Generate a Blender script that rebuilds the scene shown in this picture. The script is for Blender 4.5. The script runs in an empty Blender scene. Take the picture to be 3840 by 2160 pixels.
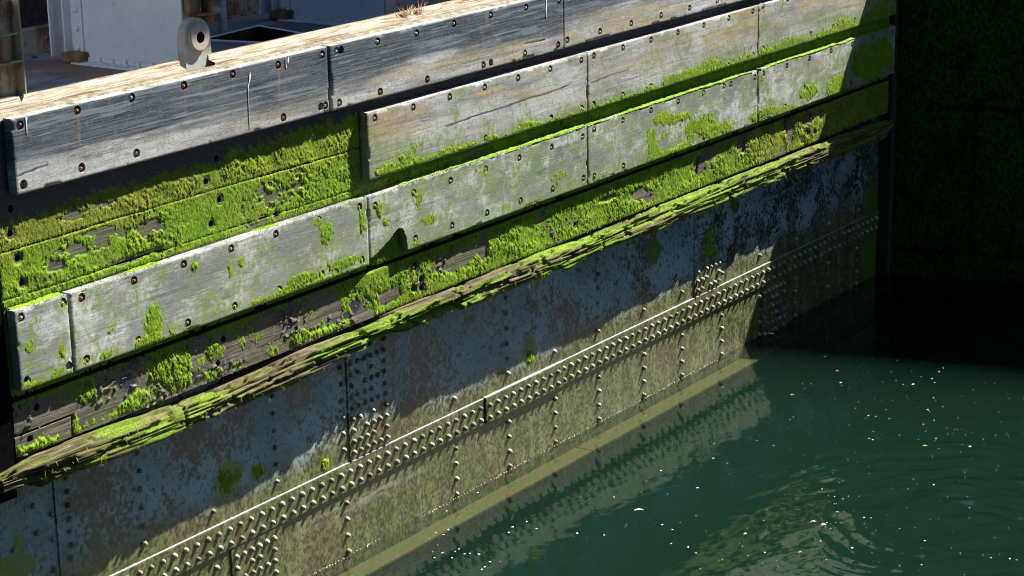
import bpy, math, random
import numpy as np
from mathutils import Matrix, Vector

# ------------------------------------------------------------------ scene, camera, light
S = bpy.context.scene
COL = S.collection
random.seed(7)
cam_d = bpy.data.cameras.new("camera"); cam = bpy.data.objects.new("camera", cam_d); COL.objects.link(cam)
YAW, PIT, ROL = 0.9625160643583024, 0.27433937147372045, -0.02150522510612777
fw = Vector((math.sin(YAW)*math.cos(PIT), math.cos(YAW)*math.cos(PIT), -math.sin(PIT)))
r0 = Vector((math.cos(YAW), -math.sin(YAW), 0)); u0 = r0.cross(fw)
rt = math.cos(ROL)*r0 + math.sin(ROL)*u0
up = -math.sin(ROL)*r0 + math.cos(ROL)*u0
cam.matrix_world = Matrix(((rt.x, up.x, -fw.x, 0.0), (rt.y, up.y, -fw.y, -10.380285), (rt.z, up.z, -fw.z, 6.899384), (0, 0, 0, 1)))
cam_d.sensor_width = 36; cam_d.lens = 75.62; cam_d.clip_start = 0.1; cam_d.clip_end = 3000
S.camera = cam
SUN = Vector((0.78, -0.33, 1.0)).normalized()          # towards the sun
elev = math.asin(SUN.z); azim = math.atan2(SUN.x, SUN.y)
W = bpy.data.worlds.new("World"); S.world = W; W.use_nodes = True
wn = W.node_tree.nodes; wl = W.node_tree.links
sky = wn.new('ShaderNodeTexSky'); sky.sky_type = 'NISHITA'; sky.sun_disc = False
sky.air_density = 0.7; sky.dust_density = 0.2; sky.ozone_density = 1.5
sky.sun_elevation = elev; sky.sun_rotation = azim
wn['Background'].inputs['Strength'].default_value = 0.05
wl.new(sky.outputs[0], wn['Background'].inputs['Color'])
sd = bpy.data.lights.new("sun", 'SUN'); sd.energy = 5.0; sd.angle = math.radians(0.5); sd.color = (1.0, 0.95, 0.86)
so = bpy.data.objects.new("sun", sd); COL.objects.link(so)
so.rotation_euler = SUN.to_track_quat('Z', 'Y').to_euler(); so.location = (30, -20, 40)
S.view_settings.view_transform = 'Standard'; S.view_settings.look = 'None'
S.view_settings.exposure = 1.55; S.view_settings.gamma = 1.0
S.cycles.volume_bounces = 0; S.cycles.diffuse_bounces = 2
S.cycles.filter_width = 1.1; S.cycles.caustics_reflective = False; S.cycles.max_bounces = 8; S.cycles.transparent_max_bounces = 12

# ------------------------------------------------------------------ numpy noise
_rng = np.random.default_rng(11)
_T = _rng.random(65536)
def vn(x, y, seed=0):
    x = np.asarray(x, float); y = np.asarray(y, float)
    xi = np.floor(x).astype(np.int64); yi = np.floor(y).astype(np.int64)
    fx = x-xi; fy = y-yi; fx = fx*fx*(3-2*fx); fy = fy*fy*(3-2*fy)
    def hsh(a, b):
        k = (a*73856093) ^ (b*19349663) ^ (seed*83492791)
        k = (k ^ (k >> 13))*1274126177
        return _T[(k ^ (k >> 16)) & 65535]
    a = hsh(xi, yi); b = hsh(xi+1, yi); c = hsh(xi, yi+1); d = hsh(xi+1, yi+1)
    return (a*(1-fx)+b*fx)*(1-fy)+(c*(1-fx)+d*fx)*fy
def fbm(x, y, o=4, seed=0, g=0.5):
    s = 0; a = 1; t = 0
    for i in range(o):
        s = s+a*vn(x*2**i, y*2**i, seed+i*17); t += a; a *= g
    return s/t
def ss(a, b, v):
    t = np.clip((v-a)/(b-a), 0, 1); return t*t*(3-2*t)
def blob(X, Z, cx, cz, rx, rz):
    return np.exp(-(((X-cx)/rx)**2+((Z-cz)/rz)**2))

# ------------------------------------------------------------------ mesh helpers
class MB:
    def __init__(s): s.v = []; s.f = []
    def add(s, V, F):
        n = len(s.v); s.v += [tuple(p) for p in V]; s.f += [tuple(i+n for i in q) for q in F]
    def box(s, x0, x1, y0, y1, z0, z1, M=None):
        V = [Vector((x, y, z)) for z in (z0, z1) for y in (y0, y1) for x in (x0, x1)]
        if M: V = [M @ p for p in V]
        s.add(V, [(0, 2, 3, 1), (4, 5, 7, 6), (0, 1, 5, 4), (2, 6, 7, 3), (0, 4, 6, 2), (1, 3, 7, 5)])
    def lathe(s, prof, M, n=20):
        """prof: list of (radius, height along local z)"""
        V = []; F = []
        for r, h in prof:
            for k in range(n):
                a = 2*math.pi*k/n; V.append(M @ Vector((r*math.cos(a), r*math.sin(a), h)))
        for i in range(len(prof)-1):
            for k in range(n):
                F.append((i*n+k, i*n+(k+1) % n, (i+1)*n+(k+1) % n, (i+1)*n+k))
        F.append(tuple(range(n))[::-1]); F.append(tuple(range((len(prof)-1)*n, len(prof)*n)))
        s.add(V, F)
    def prism(s, pts, y0, y1, M=None):
        """polygon in xz extruded from y0 to y1"""
        n = len(pts)
        V = [Vector((p[0], y, p[1])) for y in (y0, y1) for p in pts]
        if M: V = [M @ p for p in V]
        F = [tuple(range(n)), tuple(range(n, 2*n))[::-1]]+[(k+n, (k+1) % n+n, (k+1) % n, k) for k in range(n)]
        s.add(V, F)
    def tube(s, P, r, n=12):
        P = [Vector(p) for p in P]; V = []; F = []
        for i, p in enumerate(P):
            d = (P[min(i+1, len(P)-1)]-P[max(i-1, 0)]).normalized()
            a = d.cross(Vector((0.13, 0.2, 1))).normalized()
            if a.length < 0.1: a = d.cross(Vector((1, 0, 0))).normalized()
            b = d.cross(a)
            rr = r[i] if isinstance(r, (list, tuple)) else r
            for k in range(n):
                t = 2*math.pi*k/n; V.append(p+a*rr*math.cos(t)+b*rr*math.sin(t))
        for i in range(len(P)-1):
            for k in range(n):
                F.append((i*n+k, i*n+(k+1) % n, (i+1)*n+(k+1) % n, (i+1)*n+k))
        F.append(tuple(range(n))[::-1]); F.append(tuple(range((len(P)-1)*n, len(P)*n)))
        s.add(V, F)
    def obj(s, name, mat, parent=None, smooth=False, bevel=0):
        me = bpy.data.meshes.new(name); me.from_pydata(s.v, [], s.f); me.update()
        import bmesh
        bm = bmesh.new(); bm.from_mesh(me); bmesh.ops.recalc_face_normals(bm, faces=bm.faces); bm.to_mesh(me); bm.free()
        if smooth: me.shade_smooth()
        return link(name, me, mat, parent, bevel)
def link(name, me, mat, parent=None, bevel=0):
    o = bpy.data.objects.new(name, me); COL.objects.link(o)
    if mat: me.materials.append(mat)
    if parent is not None: attach(o, parent)
    if bevel:
        b = o.modifiers.new('bevel', 'BEVEL'); b.width = bevel; b.segments = 2; b.limit_method = 'ANGLE'
    return o
WORLD_LOC = {}
def attach(o, parent):
    """meshes are written in world coordinates: undo the parent's place"""
    o.parent = parent
    o.matrix_parent_inverse = Matrix.Translation(-WORLD_LOC.get(parent.name, Vector((0, 0, 0))))
def tag(o, label=None, cat=None, group=None, kind=None):
    if label: o['label'] = label
    if cat: o['category'] = cat
    if group: o['group'] = group
    if kind: o['kind'] = kind
    return o
def empty(name, loc, label=None, cat=None, group=None):
    o = bpy.data.objects.new(name, None); COL.objects.link(o); o.location = loc
    WORLD_LOC[o.name] = Vector(loc)
    return tag(o, label, cat, group)
def np_mesh(name, V, F, attrs=None, smooth=True):
    """V (n,3); F (m,k) same corner count; attrs: dict name->(n,4)"""
    me = bpy.data.meshes.new(name)
    V = np.ascontiguousarray(V, np.float32); F = np.ascontiguousarray(F, np.int32); k = F.shape[1]
    me.vertices.add(len(V)); me.vertices.foreach_set('co', V.ravel())
    me.loops.add(F.size); me.loops.foreach_set('vertex_index', F.ravel())
    me.polygons.add(len(F)); me.polygons.foreach_set('loop_start', np.arange(0, F.size, k, dtype=np.int32))
    try: me.polygons.foreach_set('loop_total', np.full(len(F), k, np.int32))
    except Exception: pass
    me.update(calc_edges=True)
    if smooth: me.polygons.foreach_set('use_smooth', np.ones(len(F), bool))
    for a, c in (attrs or {}).items():
        at = me.attributes.new(a, 'FLOAT_COLOR', 'POINT'); at.data.foreach_set('color', np.ascontiguousarray(c, np.float32).ravel())
    me.validate()
    return me
def compact(V, F, A):
    used = np.zeros(len(V), bool); used[F.ravel()] = True
    idx = np.cumsum(used)-1
    return V[used], idx[F], {k: a[used] for k, a in A.items()}
def merge(parts):
    Vs = []; Fs = []; As = {}; n = 0
    for V, F, A in parts:
        if len(F) == 0: continue
        Vs.append(V); Fs.append(F+n); n += len(V)
        for k in A: As.setdefault(k, []).append(A[k])
    return np.concatenate(Vs), np.concatenate(Fs), {k: np.concatenate(a) for k, a in As.items()}
def sheet(xs, zs, y0, hfun, afun, depth, keep=None, holes=()):
    """upright sheet facing -Y on a grid of x and z, pushed out by hfun, with a skirt that gives it its thickness"""
    X, Z = np.meshgrid(xs, zs, indexing='ij')
    Xo, Zo = X.copy(), Z.copy()
    st = min(xs[1]-xs[0], zs[1]-zs[0])
    mask = np.ones((len(xs)-1, len(zs)-1), bool)
    inhole = np.zeros(X.shape, bool)
    for hx, hz, R in holes:
        d = np.hypot(X-hx, Z-hz); near = (abs(d-R) < st*0.75)
        f = np.where(near, R/np.maximum(d, 1e-6), 1)
        X = np.where(near, hx+(X-hx)*f, X); Z = np.where(near, hz+(Z-hz)*f, Z)
        inhole |= (np.hypot(X-hx, Z-hz) <= R*1.001)
    mask &= ~(inhole[:-1, :-1] & inhole[1:, :-1] & inhole[:-1, 1:] & inhole[1:, 1:])
    H = hfun(Xo, Zo); A = afun(Xo, Zo)
    if keep is not None:
        K = keep(Xo, Zo); mask &= (K[:-1, :-1] | K[1:, :-1] | K[:-1, 1:] | K[1:, 1:])
    V = np.stack([X, y0-H, Z], -1).reshape(-1, 3); A = A.reshape(-1, 4)
    nz = len(zs); I = (np.arange(len(xs))[:, None]*nz+np.arange(nz)[None, :])
    F = np.stack([I[:-1, :-1], I[1:, :-1], I[1:, 1:], I[:-1, 1:]], -1)[mask].reshape(-1, 4)
    parts = [(V, F, {'mask': A})]
    # skirt from every open edge except the holes' (found as edges used once)
    e = np.concatenate([F[:, [0, 1]], F[:, [1, 2]], F[:, [2, 3]], F[:, [3, 0]]])
    key = np.sort(e, 1); key = key[:, 0].astype(np.int64)*len(V)+key[:, 1]
    u, idx, cnt = np.unique(key, return_index=True, return_counts=True)
    b = e[idx[cnt == 1]]
    if depth and len(b):
        n = len(b)
        P = V[b]; dp = P.copy()
        yb = y0+depth
        if holes:
            mx = P[:, :, 0].mean(1); mz = P[:, :, 2].mean(1)
            ish = np.zeros(n, bool)
            for hx, hz, R in holes: ish |= np.hypot(mx-hx, mz-hz) < R*1.4
            dp[:, :, 1] = np.where(ish, y0+HOLE_D, yb)[:, None]
        else: dp[:, :, 1] = yb
        V2 = np.concatenate([P[:, 0], P[:, 1], dp[:, 1], dp[:, 0]])
        F2 = np.stack([np.arange(n), np.arange(n)+n, np.arange(n)+2*n, np.arange(n)+3*n], -1)[:, ::-1]
        A2 = np.concatenate([A[b[:, 0]], A[b[:, 1]], A[b[:, 1]], A[b[:, 0]]])
        parts.append((V2, F2, {'mask': A2}))
    if holes:
        n = 16; Vd = []; Fd = []
        for hx, hz, R in holes:
            b0 = len(Vd); Vd.append((hx, y0+HOLE_D, hz))
            for k in range(n): a = 2*math.pi*k/n; Vd.append((hx+R*1.1*math.cos(a), y0+HOLE_D, hz+R*1.1*math.sin(a)))
            for k in range(0, n, 2): Fd.append((b0, b0+1+k, b0+1+(k+1) % n, b0+1+(k+2) % n))
        parts.append((np.array(Vd, float), np.array(Fd)[:, ::-1], {'mask': np.tile([0.05, 0, 0, 0], (len(Vd), 1)).astype(float)}))  # plank hole bottoms take the dark tone: their shade put into the colour
    V, F, A = merge(parts)
    return compact(V, F, A)
HOLE_D = 0.030
def stretch(v, k=2.8): return np.clip((v-0.5)*k+0.5, 0, 1)
def sheet_obj(name, data, mat, parent, smooth=True):
    V, F, A = data
    if mat in (M_PLANK, M_CLOUD):
        x, z = V[:, 0]+V[:, 2]*0.4, V[:, 2]
        A['grain'] = np.stack([stretch(fbm(x*3.4, z*5.5-x*1.2, 6, 1101, .62), 3.2), stretch(fbm(x*50, z*50, 2, 1110, .8), 2.6), stretch(fbm(x*1.6, z*48, 3, 1120, .6), 3.0), stretch(fbm(x*1.1, z*4, 5, 1130), 3.2)], -1)
    if mat is M_PLATE:      # patchiness of growth, speckle and runs on the steel
        x, z = V[:, 0], V[:, 2]
        A['grain'] = np.stack([stretch(fbm(x*9, z*7, 6, 1001, .75), 3.0), stretch(fbm(x*48, z*44, 2, 1010, .8), 2.6), stretch(fbm(x*15, z*3.0, 4, 1020, .6), 3.4), stretch(fbm(x*2.6, z*2.6, 5, 1030), 3.2)], -1)
    me = np_mesh(name, V, F, A, smooth)
    if smooth:
        try: me.set_sharp_from_angle(angle=math.radians(50))
        except Exception: pass
    return link(name, me, mat, parent)

# ------------------------------------------------------------------ materials
class NT:
    def __init__(s, name):
        s.m = bpy.data.materials.new(name); s.m.use_nodes = True; s.t = s.m.node_tree
        s.b = s.t.nodes['Principled BSDF']; s.out = s.t.nodes['Material Output']
        s.pos = s.t.nodes.new('ShaderNodeNewGeometry').outputs['Position']
    def n(s, t, **k):
        o = s.t.nodes.new(t)
        for a, v in k.items(): setattr(o, a, v)
        return o
    def put(s, sock, v):
        if isinstance(v, bpy.types.NodeSocket): s.t.links.new(v, sock)
        elif isinstance(v, (tuple, list)) and len(v) == 3 and sock.type == 'RGBA': sock.default_value = (*v, 1)
        else: sock.default_value = v
    def math(s, op, a, b=0.0, c=None):
        o = s.n('ShaderNodeMath', operation=op); s.put(o.inputs[0], a); s.put(o.inputs[1], b)
        if c is not None: s.put(o.inputs[2], c)
        return o.outputs[0]
    def noise(s, scale=5, detail=5, rough=0.55, vec=None, stretch=(1, 1, 1), rot=(0, 0, 0), dist=0):
        mp = s.n('ShaderNodeMapping'); s.put(mp.inputs['Vector'], vec or s.pos); mp.inputs['Scale'].default_value = stretch; mp.inputs['Rotation'].default_value = rot
        o = s.n('ShaderNodeTexNoise'); s.put(o.inputs['Vector'], mp.outputs[0]); o.inputs['Scale'].default_value = scale
        o.inputs['Detail'].default_value = detail; o.inputs['Roughness'].default_value = rough; o.inputs['Distortion'].default_value = dist
        return o.outputs['Fac']
    def ramp(s, v, stops):
        o = s.n('ShaderNodeValToRGB'); s.put(o.inputs[0], v); e = o.color_ramp.elements
        while len(e) < len(stops): e.new(0.5)
        for i, (p, c) in enumerate(stops):
            e[i].position = p; e[i].color = (*c, 1) if len(c) == 3 else (c[0],)*3+(1,)
        return o.outputs[0]
    def step(s, v, a, b, c=0.0, d=1.0):
        o = s.n('ShaderNodeMapRange', interpolation_type='SMOOTHSTEP'); s.put(o.inputs[0], v)
        for i, q in enumerate((a, b, c, d)): o.inputs[i+1].default_value = q
        return o.outputs[0]
    def mix(s, f, a, b, mode='MIX'):
        o = s.n('ShaderNodeMix', data_type='RGBA', blend_type=mode)
        s.put(o.inputs[0], f); s.put(o.inputs[6], a); s.put(o.inputs[7], b); return o.outputs[2]
    def attr(s, name='mask'):
        o = s.n('ShaderNodeAttribute', attribute_name=name); sp = s.n('ShaderNodeSeparateColor'); s.put(sp.inputs[0], o.outputs['Color'])
        return sp.outputs[0], sp.outputs[1], sp.outputs[2], o.outputs['Alpha']
    def z(s):
        o = s.n('ShaderNodeSeparateXYZ'); s.put(o.inputs[0], s.pos); return o.outputs[2]
    def bump(s, h, dist=0.01, strength=1.0):
        o = s.n('ShaderNodeBump'); s.put(o.inputs['Height'], h); o.inputs['Distance'].default_value = dist; o.inputs['Strength'].default_value = strength
        s.t.links.new(o.outputs[0], s.b.inputs['Normal'])
    def done(s, col, rough=0.8, metal=0.0, spec=0.5):
        s.put(s.b.inputs['Base Color'], col); s.put(s.b.inputs['Roughness'], rough); s.put(s.b.inputs['Metallic'], metal)
        s.put(s.b.inputs['Specular IOR Level'], spec); return s.m

def m_plank(cloudy=False):
    t = NT('cloudy_plank' if cloudy else 'weathered_plank')
    R, G, B, A = t.attr()
    fine = t.noise(14, 6, 0.7, stretch=(0.7, 1, 6 if cloudy else 16))
    speck = t.noise(160, 3, 0.7)
    patch = t.noise(3, 5, 0.6, stretch=(0.6, 1, 2.2))
    streak = t.noise(4, 6, 0.75, stretch=(0.35, 1, 22))
    dark = t.mix(t.step(streak, 0.42, 0.68), (0.022, 0.032, 0.048), (0.12, 0.16, 0.20))
    pale = t.mix(t.step(patch, 0.35, 0.65), (0.56, 0.57, 0.57), (0.32, 0.31, 0.29))
    pale = t.mix(t.step(fine, 0.40, 0.62), t.mix(0.5, pale, (0.13, 0.13, 0.125)), pale)
    rv = t.math('ADD', R, t.math('MULTIPLY', t.math('SUBTRACT', fine, 0.5), 0.9))
    col = t.mix(t.step(rv, 0.25, 0.8), dark, pale)
    gv = t.math('MULTIPLY', G, t.step(t.noise(6, 5, 0.65, stretch=(0.6, 1, 3)), 0.35, 0.65, 0.35, 1.0))
    col = t.mix(gv, col, (0.40, 0.32, 0.16))
    av = t.math('MULTIPLY', A, t.step(t.noise(22, 5, 0.7, stretch=(1, 1, 0.6)), 0.38, 0.6, 0.25, 1.0))
    col = t.mix(av, col, (0.16, 0.25, 0.018))
    col = t.mix(t.math('MULTIPLY', B, t.step(t.noise(40, 4, 0.6), 0.3, 0.6, 0.45, 1.0)), col, (0.30, 0.15, 0.08))
    bl, sp, vs, lg = t.attr('grain')
    keepc = t.math('SUBTRACT', 1.0, av)
    if cloudy:
        col = t.mix(t.math('MULTIPLY', t.step(bl, 0.50, 0.15, 0, 0.75), keepc), col, (0.15, 0.17, 0.18))
        col = t.mix(t.math('MULTIPLY', t.step(bl, 0.60, 0.95, 0, 0.7), keepc), col, (0.60, 0.63, 0.63))
    else:
        col = t.mix(t.math('MULTIPLY', t.math('MULTIPLY', R, t.step(lg, 0.55, 0.95, 0, 0.6)), keepc), col, (0.56, 0.58, 0.59))
        col = t.mix(t.math('MULTIPLY', t.step(R, 0.6, 0.2), t.step(vs, 0.70, 0.95, 0, 0.45)), col, (0.26, 0.30, 0.34))
    col = t.mix(t.step(vs, 0.40, 0.10, 0, 0.28), col, (0.14, 0.14, 0.14))
    col = t.mix(t.step(sp, 0.12, 0.0, 0, 0.35), col, (0.07, 0.075, 0.07))
    if cloudy:
        c1 = t.noise(4.5, 8, 0.75, stretch=(1, 1, 1.2), rot=(0, math.radians(35), 0), dist=1.2)
        col = t.mix(t.math('MULTIPLY', t.step(c1, 0.44, 0.60, 0, 0.4), t.math('SUBTRACT', 1.0, av)), col, (0.20, 0.22, 0.23))
        col = t.mix(t.step(t.noise(6, 8, 0.8, stretch=(1, 1, 0.8), rot=(0, math.radians(40), 0), dist=0.6), 0.53, 0.64, 0, 0.35), col, (0.56, 0.58, 0.57))
    scr = t.noise(9, 3, 0.6, stretch=(0.45, 1, 34), rot=(0, math.radians(3), 0))
    col = t.mix(t.step(scr, 0.60, 0.66, 0, 0.55), col, (0.10, 0.10, 0.10))
    col = t.mix(t.step(t.noise(8, 3, 0.6, stretch=(0.5, 1, 30), rot=(0, math.radians(-4), 0)), 0.63, 0.68, 0, 0.0 if cloudy else 0.6), col, (0.55, 0.57, 0.56))
    mot = t.noise(26, 6, 0.8)
    col = t.mix(t.step(mot, 0.52, 0.60, 0, 0.5), col, (0.15, 0.155, 0.15))
    col = t.mix(t.step(speck, 0.64, 0.72, 0, 0.65), col, (0.05, 0.055, 0.05))
    t.bump(t.math('ADD', t.math('MULTIPLY', fine, 0.7), t.math('MULTIPLY', speck, 0.25)), 0.004, 0.8)
    return t.done(col, t.step(streak, 0.3, 0.7, 0.38, 0.6), spec=0.45)
def m_moss(name='green_moss', dry=False):
    t = NT(name)
    R, G, B, A = t.attr()
    n1 = t.noise(5, 7, 0.7); n2 = t.noise(70, 4, 0.7, stretch=(1, 1, 0.5))
    green = t.mix(t.step(n1, 0.35, 0.65), (0.10, 0.24, 0.003), (0.18, 0.33, 0.004))
    yell = t.mix(t.step(n1, 0.35, 0.65), (0.17, 0.24, 0.004), (0.24, 0.33, 0.006))
    col = t.mix(R, green, yell)
    col = t.mix(t.math('MULTIPLY', G, t.step(n2, 0.4, 0.6)), col, (0.16, 0.105, 0.035))
    col = t.mix(t.step(t.noise(7, 7, 0.75), 0.53, 0.60, 0, 0.5), col, (0.06, 0.15, 0.004))
    n3 = t.noise(24, 5, 0.75)
    col = t.mix(t.step(n3, 0.52, 0.60, 0, 0.75), col, (0.045, 0.075, 0.006))
    col = t.mix(t.step(t.noise(48, 4, 0.7), 0.56, 0.64, 0, 0.8), col, (0.10, 0.075, 0.025))
    col = t.mix(t.step(n2, 0.54, 0.62, 0, 0.6), col, (0.30, 0.40, 0.02))
    t.bump(n2, 0.006, 0.7)
    return t.done(col, 0.8, spec=0.25)
def m_oldwood():
    t = NT('old_dark_wood')
    R, G, B, A = t.attr()
    g = t.noise(9, 6, 0.7, stretch=(0.4, 1, 7)); p = t.noise(4, 5, 0.6); s = t.noise(90, 4, 0.7)
    col = t.mix(t.step(g, 0.35, 0.65), (0.036, 0.029, 0.025), (0.15, 0.12, 0.10))
    col = t.mix(t.step(p, 0.5, 0.7, 0, 0.6), col, (0.045, 0.045, 0.055))
    col = t.mix(t.step(t.noise(60, 5, 0.8), 0.54, 0.62, 0, 0.6), col, (0.17, 0.15, 0.09))
    col = t.mix(R, col, t.mix(t.step(s, 0.50, 0.58), (0.014, 0.017, 0.024), (0.055, 0.062, 0.078)))                       # near-black tone where R is high
    col = t.mix(t.math('MULTIPLY', G, t.step(s, 0.35, 0.6, 0.3, 1)), col, (0.10, 0.15, 0.012))
    col = t.mix(B, col, (0.03, 0.03, 0.05))
    t.bump(t.math('ADD', g, t.math('MULTIPLY', s, 0.4)), 0.008, 0.9)
    return t.done(col, t.mix(B, (0.75,)*3, (0.18,)*3), spec=0.5)
def m_rotten():
    t = NT('rotten_mossy_timber')
    R, G, B, A = t.attr()
    g = t.noise(7, 7, 0.75, stretch=(0.6, 1.6, 9), dist=0.4); p = t.noise(3.0, 5, 0.6); s = t.noise(70, 4, 0.7)
    wood = t.mix(t.step(g, 0.35, 0.65), (0.028, 0.023, 0.012), (0.17, 0.14, 0.065))
    moss = t.mix(t.step(s, 0.35, 0.65), (0.07, 0.13, 0.004), (0.19, 0.30, 0.008))
    col = t.mix(t.math('MULTIPLY', R, t.step(s, 0.3, 0.55, 0.35, 1)), wood, moss)
    t.bump(t.math('ADD', g, t.math('MULTIPLY', s, 0.3)), 0.012, 1.0)
    return t.done(col, 0.85, spec=0.3)
def m_plate():
    t = NT('gate_plating')
    R, G, B, A = t.attr()
    bl, sp, vs, lg = t.attr('grain')
    s = t.noise(55, 6, 0.75); f = t.noise(170, 3, 0.7); n = t.noise(5, 6, 0.65)
    grime = t.mix(bl, (0.022, 0.029, 0.026), (0.080, 0.094, 0.082))
    grime = t.mix(t.math('MULTIPLY', t.step(sp, 0.55, 0.85), 0.75), grime, (0.16, 0.20, 0.20))
    grime = t.mix(t.step(sp, 0.40, 0.15, 0, 0.8), grime, (0.010, 0.014, 0.010))
    paint = t.mix(lg, (0.20, 0.285, 0.325), (0.34, 0.43, 0.47))
    paint = t.mix(t.step(sp, 0.28, 0.08, 0, 0.75), paint, (0.04, 0.05, 0.045))
    rv = t.math('ADD', t.math('ADD', R, 0.08), t.math('ADD', t.math('MULTIPLY', t.math('SUBTRACT', sp, 0.5), 0.55), t.math('MULTIPLY', t.math('SUBTRACT', bl, 0.5), 0.40)))
    col = t.mix(t.step(rv, 0.30, 0.66), grime, paint)
    wet = t.mix(bl, (0.048, 0.058, 0.011), (0.088, 0.103, 0.022))
    wet = t.mix(t.step(lg, 0.55, 0.9, 0, 0.7), wet, (0.085, 0.065, 0.024))
    wet = t.mix(t.step(vs, 0.62, 0.98, 0, 0.55), wet, (0.17, 0.19, 0.085))
    wet = t.mix(t.step(sp, 0.40, 0.08, 0, 0.75), wet, (0.012, 0.016, 0.005))
    wet = t.mix(t.step(sp, 0.62, 0.95, 0, 0.5), wet, (0.17, 0.18, 0.08))
    col = t.mix(G, col, wet)
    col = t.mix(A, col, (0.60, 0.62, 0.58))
    col = t.mix(t.math('MULTIPLY', B, t.step(s, 0.3, 0.5, 0.2, 1)), col, t.mix(t.step(s, 0.4, 0.6), (0.03, 0.075, 0.004), (0.075, 0.15, 0.006)))
    t.bump(t.math('ADD', t.math('MULTIPLY', sp, 0.8), t.math('MULTIPLY', f, 0.5)), 0.0025, 0.6)
    return t.done(col, 0.62, spec=0.4)
def m_rivet():
    t = NT('rivet_steel'); n = t.noise(60, 5, 0.7); p = t.noise(5, 3, 0.5)
    col = t.mix(t.step(n, 0.4, 0.6), (0.22, 0.225, 0.16), (0.46, 0.46, 0.38))
    col = t.mix(t.step(p, 0.52, 0.6, 0, 0.7), col, (0.12, 0.08, 0.04)); col = t.mix(t.step(t.noise(11, 3, 0.5), 0.52, 0.58, 0, 0.6), col, (0.06, 0.07, 0.03))
    t.bump(n, 0.003, 0.7); return t.done(col, 0.7)
def m_paint(name, base, var, rust=(0.5, 0.65), rustcol=(0.20, 0.075, 0.025), amt=1.0, rough=0.5):
    t = NT(name); n = t.noise(7, 6, 0.65); s = t.noise(120, 3, 0.6); v = t.noise(5, 6, 0.7, stretch=(1, 1, 0.4))
    col = t.mix(t.step(n, 0.35, 0.65), base, var)
    col = t.mix(t.step(v, rust[0], rust[1], 0, amt), col, rustcol)
    col = t.mix(t.step(s, 0.66, 0.75, 0, 0.5), col, (0.10, 0.09, 0.08))
    t.bump(s, 0.002, 0.4); return t.done(col, rough)
def m_wall():
    t = NT('algae_masonry'); R, G, B, A = t.attr()
    n = t.noise(2.2, 6, 0.7); s = t.noise(28, 5, 0.75, stretch=(1, 1, 0.7))
    col = t.mix(t.step(s, 0.38, 0.68), (0.006, 0.014, 0.002), (0.034, 0.125, 0.005))
    col = t.mix(t.step(n, 0.45, 0.7, 0, 0.9), col, (0.006, 0.010, 0.006))
    col = t.mix(t.math('MULTIPLY', R, 0.6), col, (0.004, 0.006, 0.004))
    t.bump(s, 0.05, 1.0); return t.done(col, 0.95, spec=0.05)
def m_concrete():
    t = NT('concrete'); n = t.noise(0.8, 6, 0.65); s = t.noise(30, 4, 0.7)
    col = t.mix(t.step(n, 0.35, 0.65), (0.11, 0.105, 0.09), (0.17, 0.165, 0.15)); col = t.mix(t.step(s, 0.5, 0.7, 0, 0.4), col, (0.14, 0.13, 0.12))
    t.bump(s, 0.004, 0.6); return t.done(col, 0.9)
def m_plain(name, c, c2=None, scale=20, rough=0.8, spec=0.3, bump=0.003):
    t = NT(name); n = t.noise(scale, 5, 0.65)
    t.bump(n, bump, 0.6)
    return t.done(t.mix(t.step(n, 0.35, 0.65), c, c2 or tuple(x*0.6 for x in c)), rough, spec=spec)
def m_deck():
    t = NT('deck_plate'); n = t.noise(3, 6, 0.65, stretch=(0.6, 2.0, 1)); s = t.noise(40, 5, 0.7); p = t.noise(2.0, 4, 0.5)
    col = t.mix(t.step(n, 0.38, 0.62), (0.10, 0.11, 0.12), (0.30, 0.32, 0.34))
    col = t.mix(t.step(p, 0.46, 0.64, 0, 0.9), col, (0.26, 0.15, 0.10))
    col = t.mix(t.step(s, 0.52, 0.68, 0, 0.7), col, (0.05, 0.045, 0.045))
    t.bump(s, 0.006, 0.7); return t.done(col, 0.75)
def m_lip():
    t = NT('rusty_flange'); n = t.noise(4, 7, 0.75, stretch=(0.45, 12, 12)); s = t.noise(60, 5, 0.7); y = t.noise(9, 5, 0.6, stretch=(0.4, 4, 4))
    col = t.mix(t.step(y, 0.4, 0.62), (0.36, 0.33, 0.27), (0.24, 0.20, 0.14))
    col = t.mix(t.step(n, 0.53, 0.58), col, (0.14, 0.052, 0.02))
    col = t.mix(t.step(s, 0.58, 0.7, 0, 0.5), col, (0.10, 0.05, 0.03))
    t.bump(t.math('ADD', n, s), 0.006, 0.8); return t.done(col, 0.85)
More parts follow.
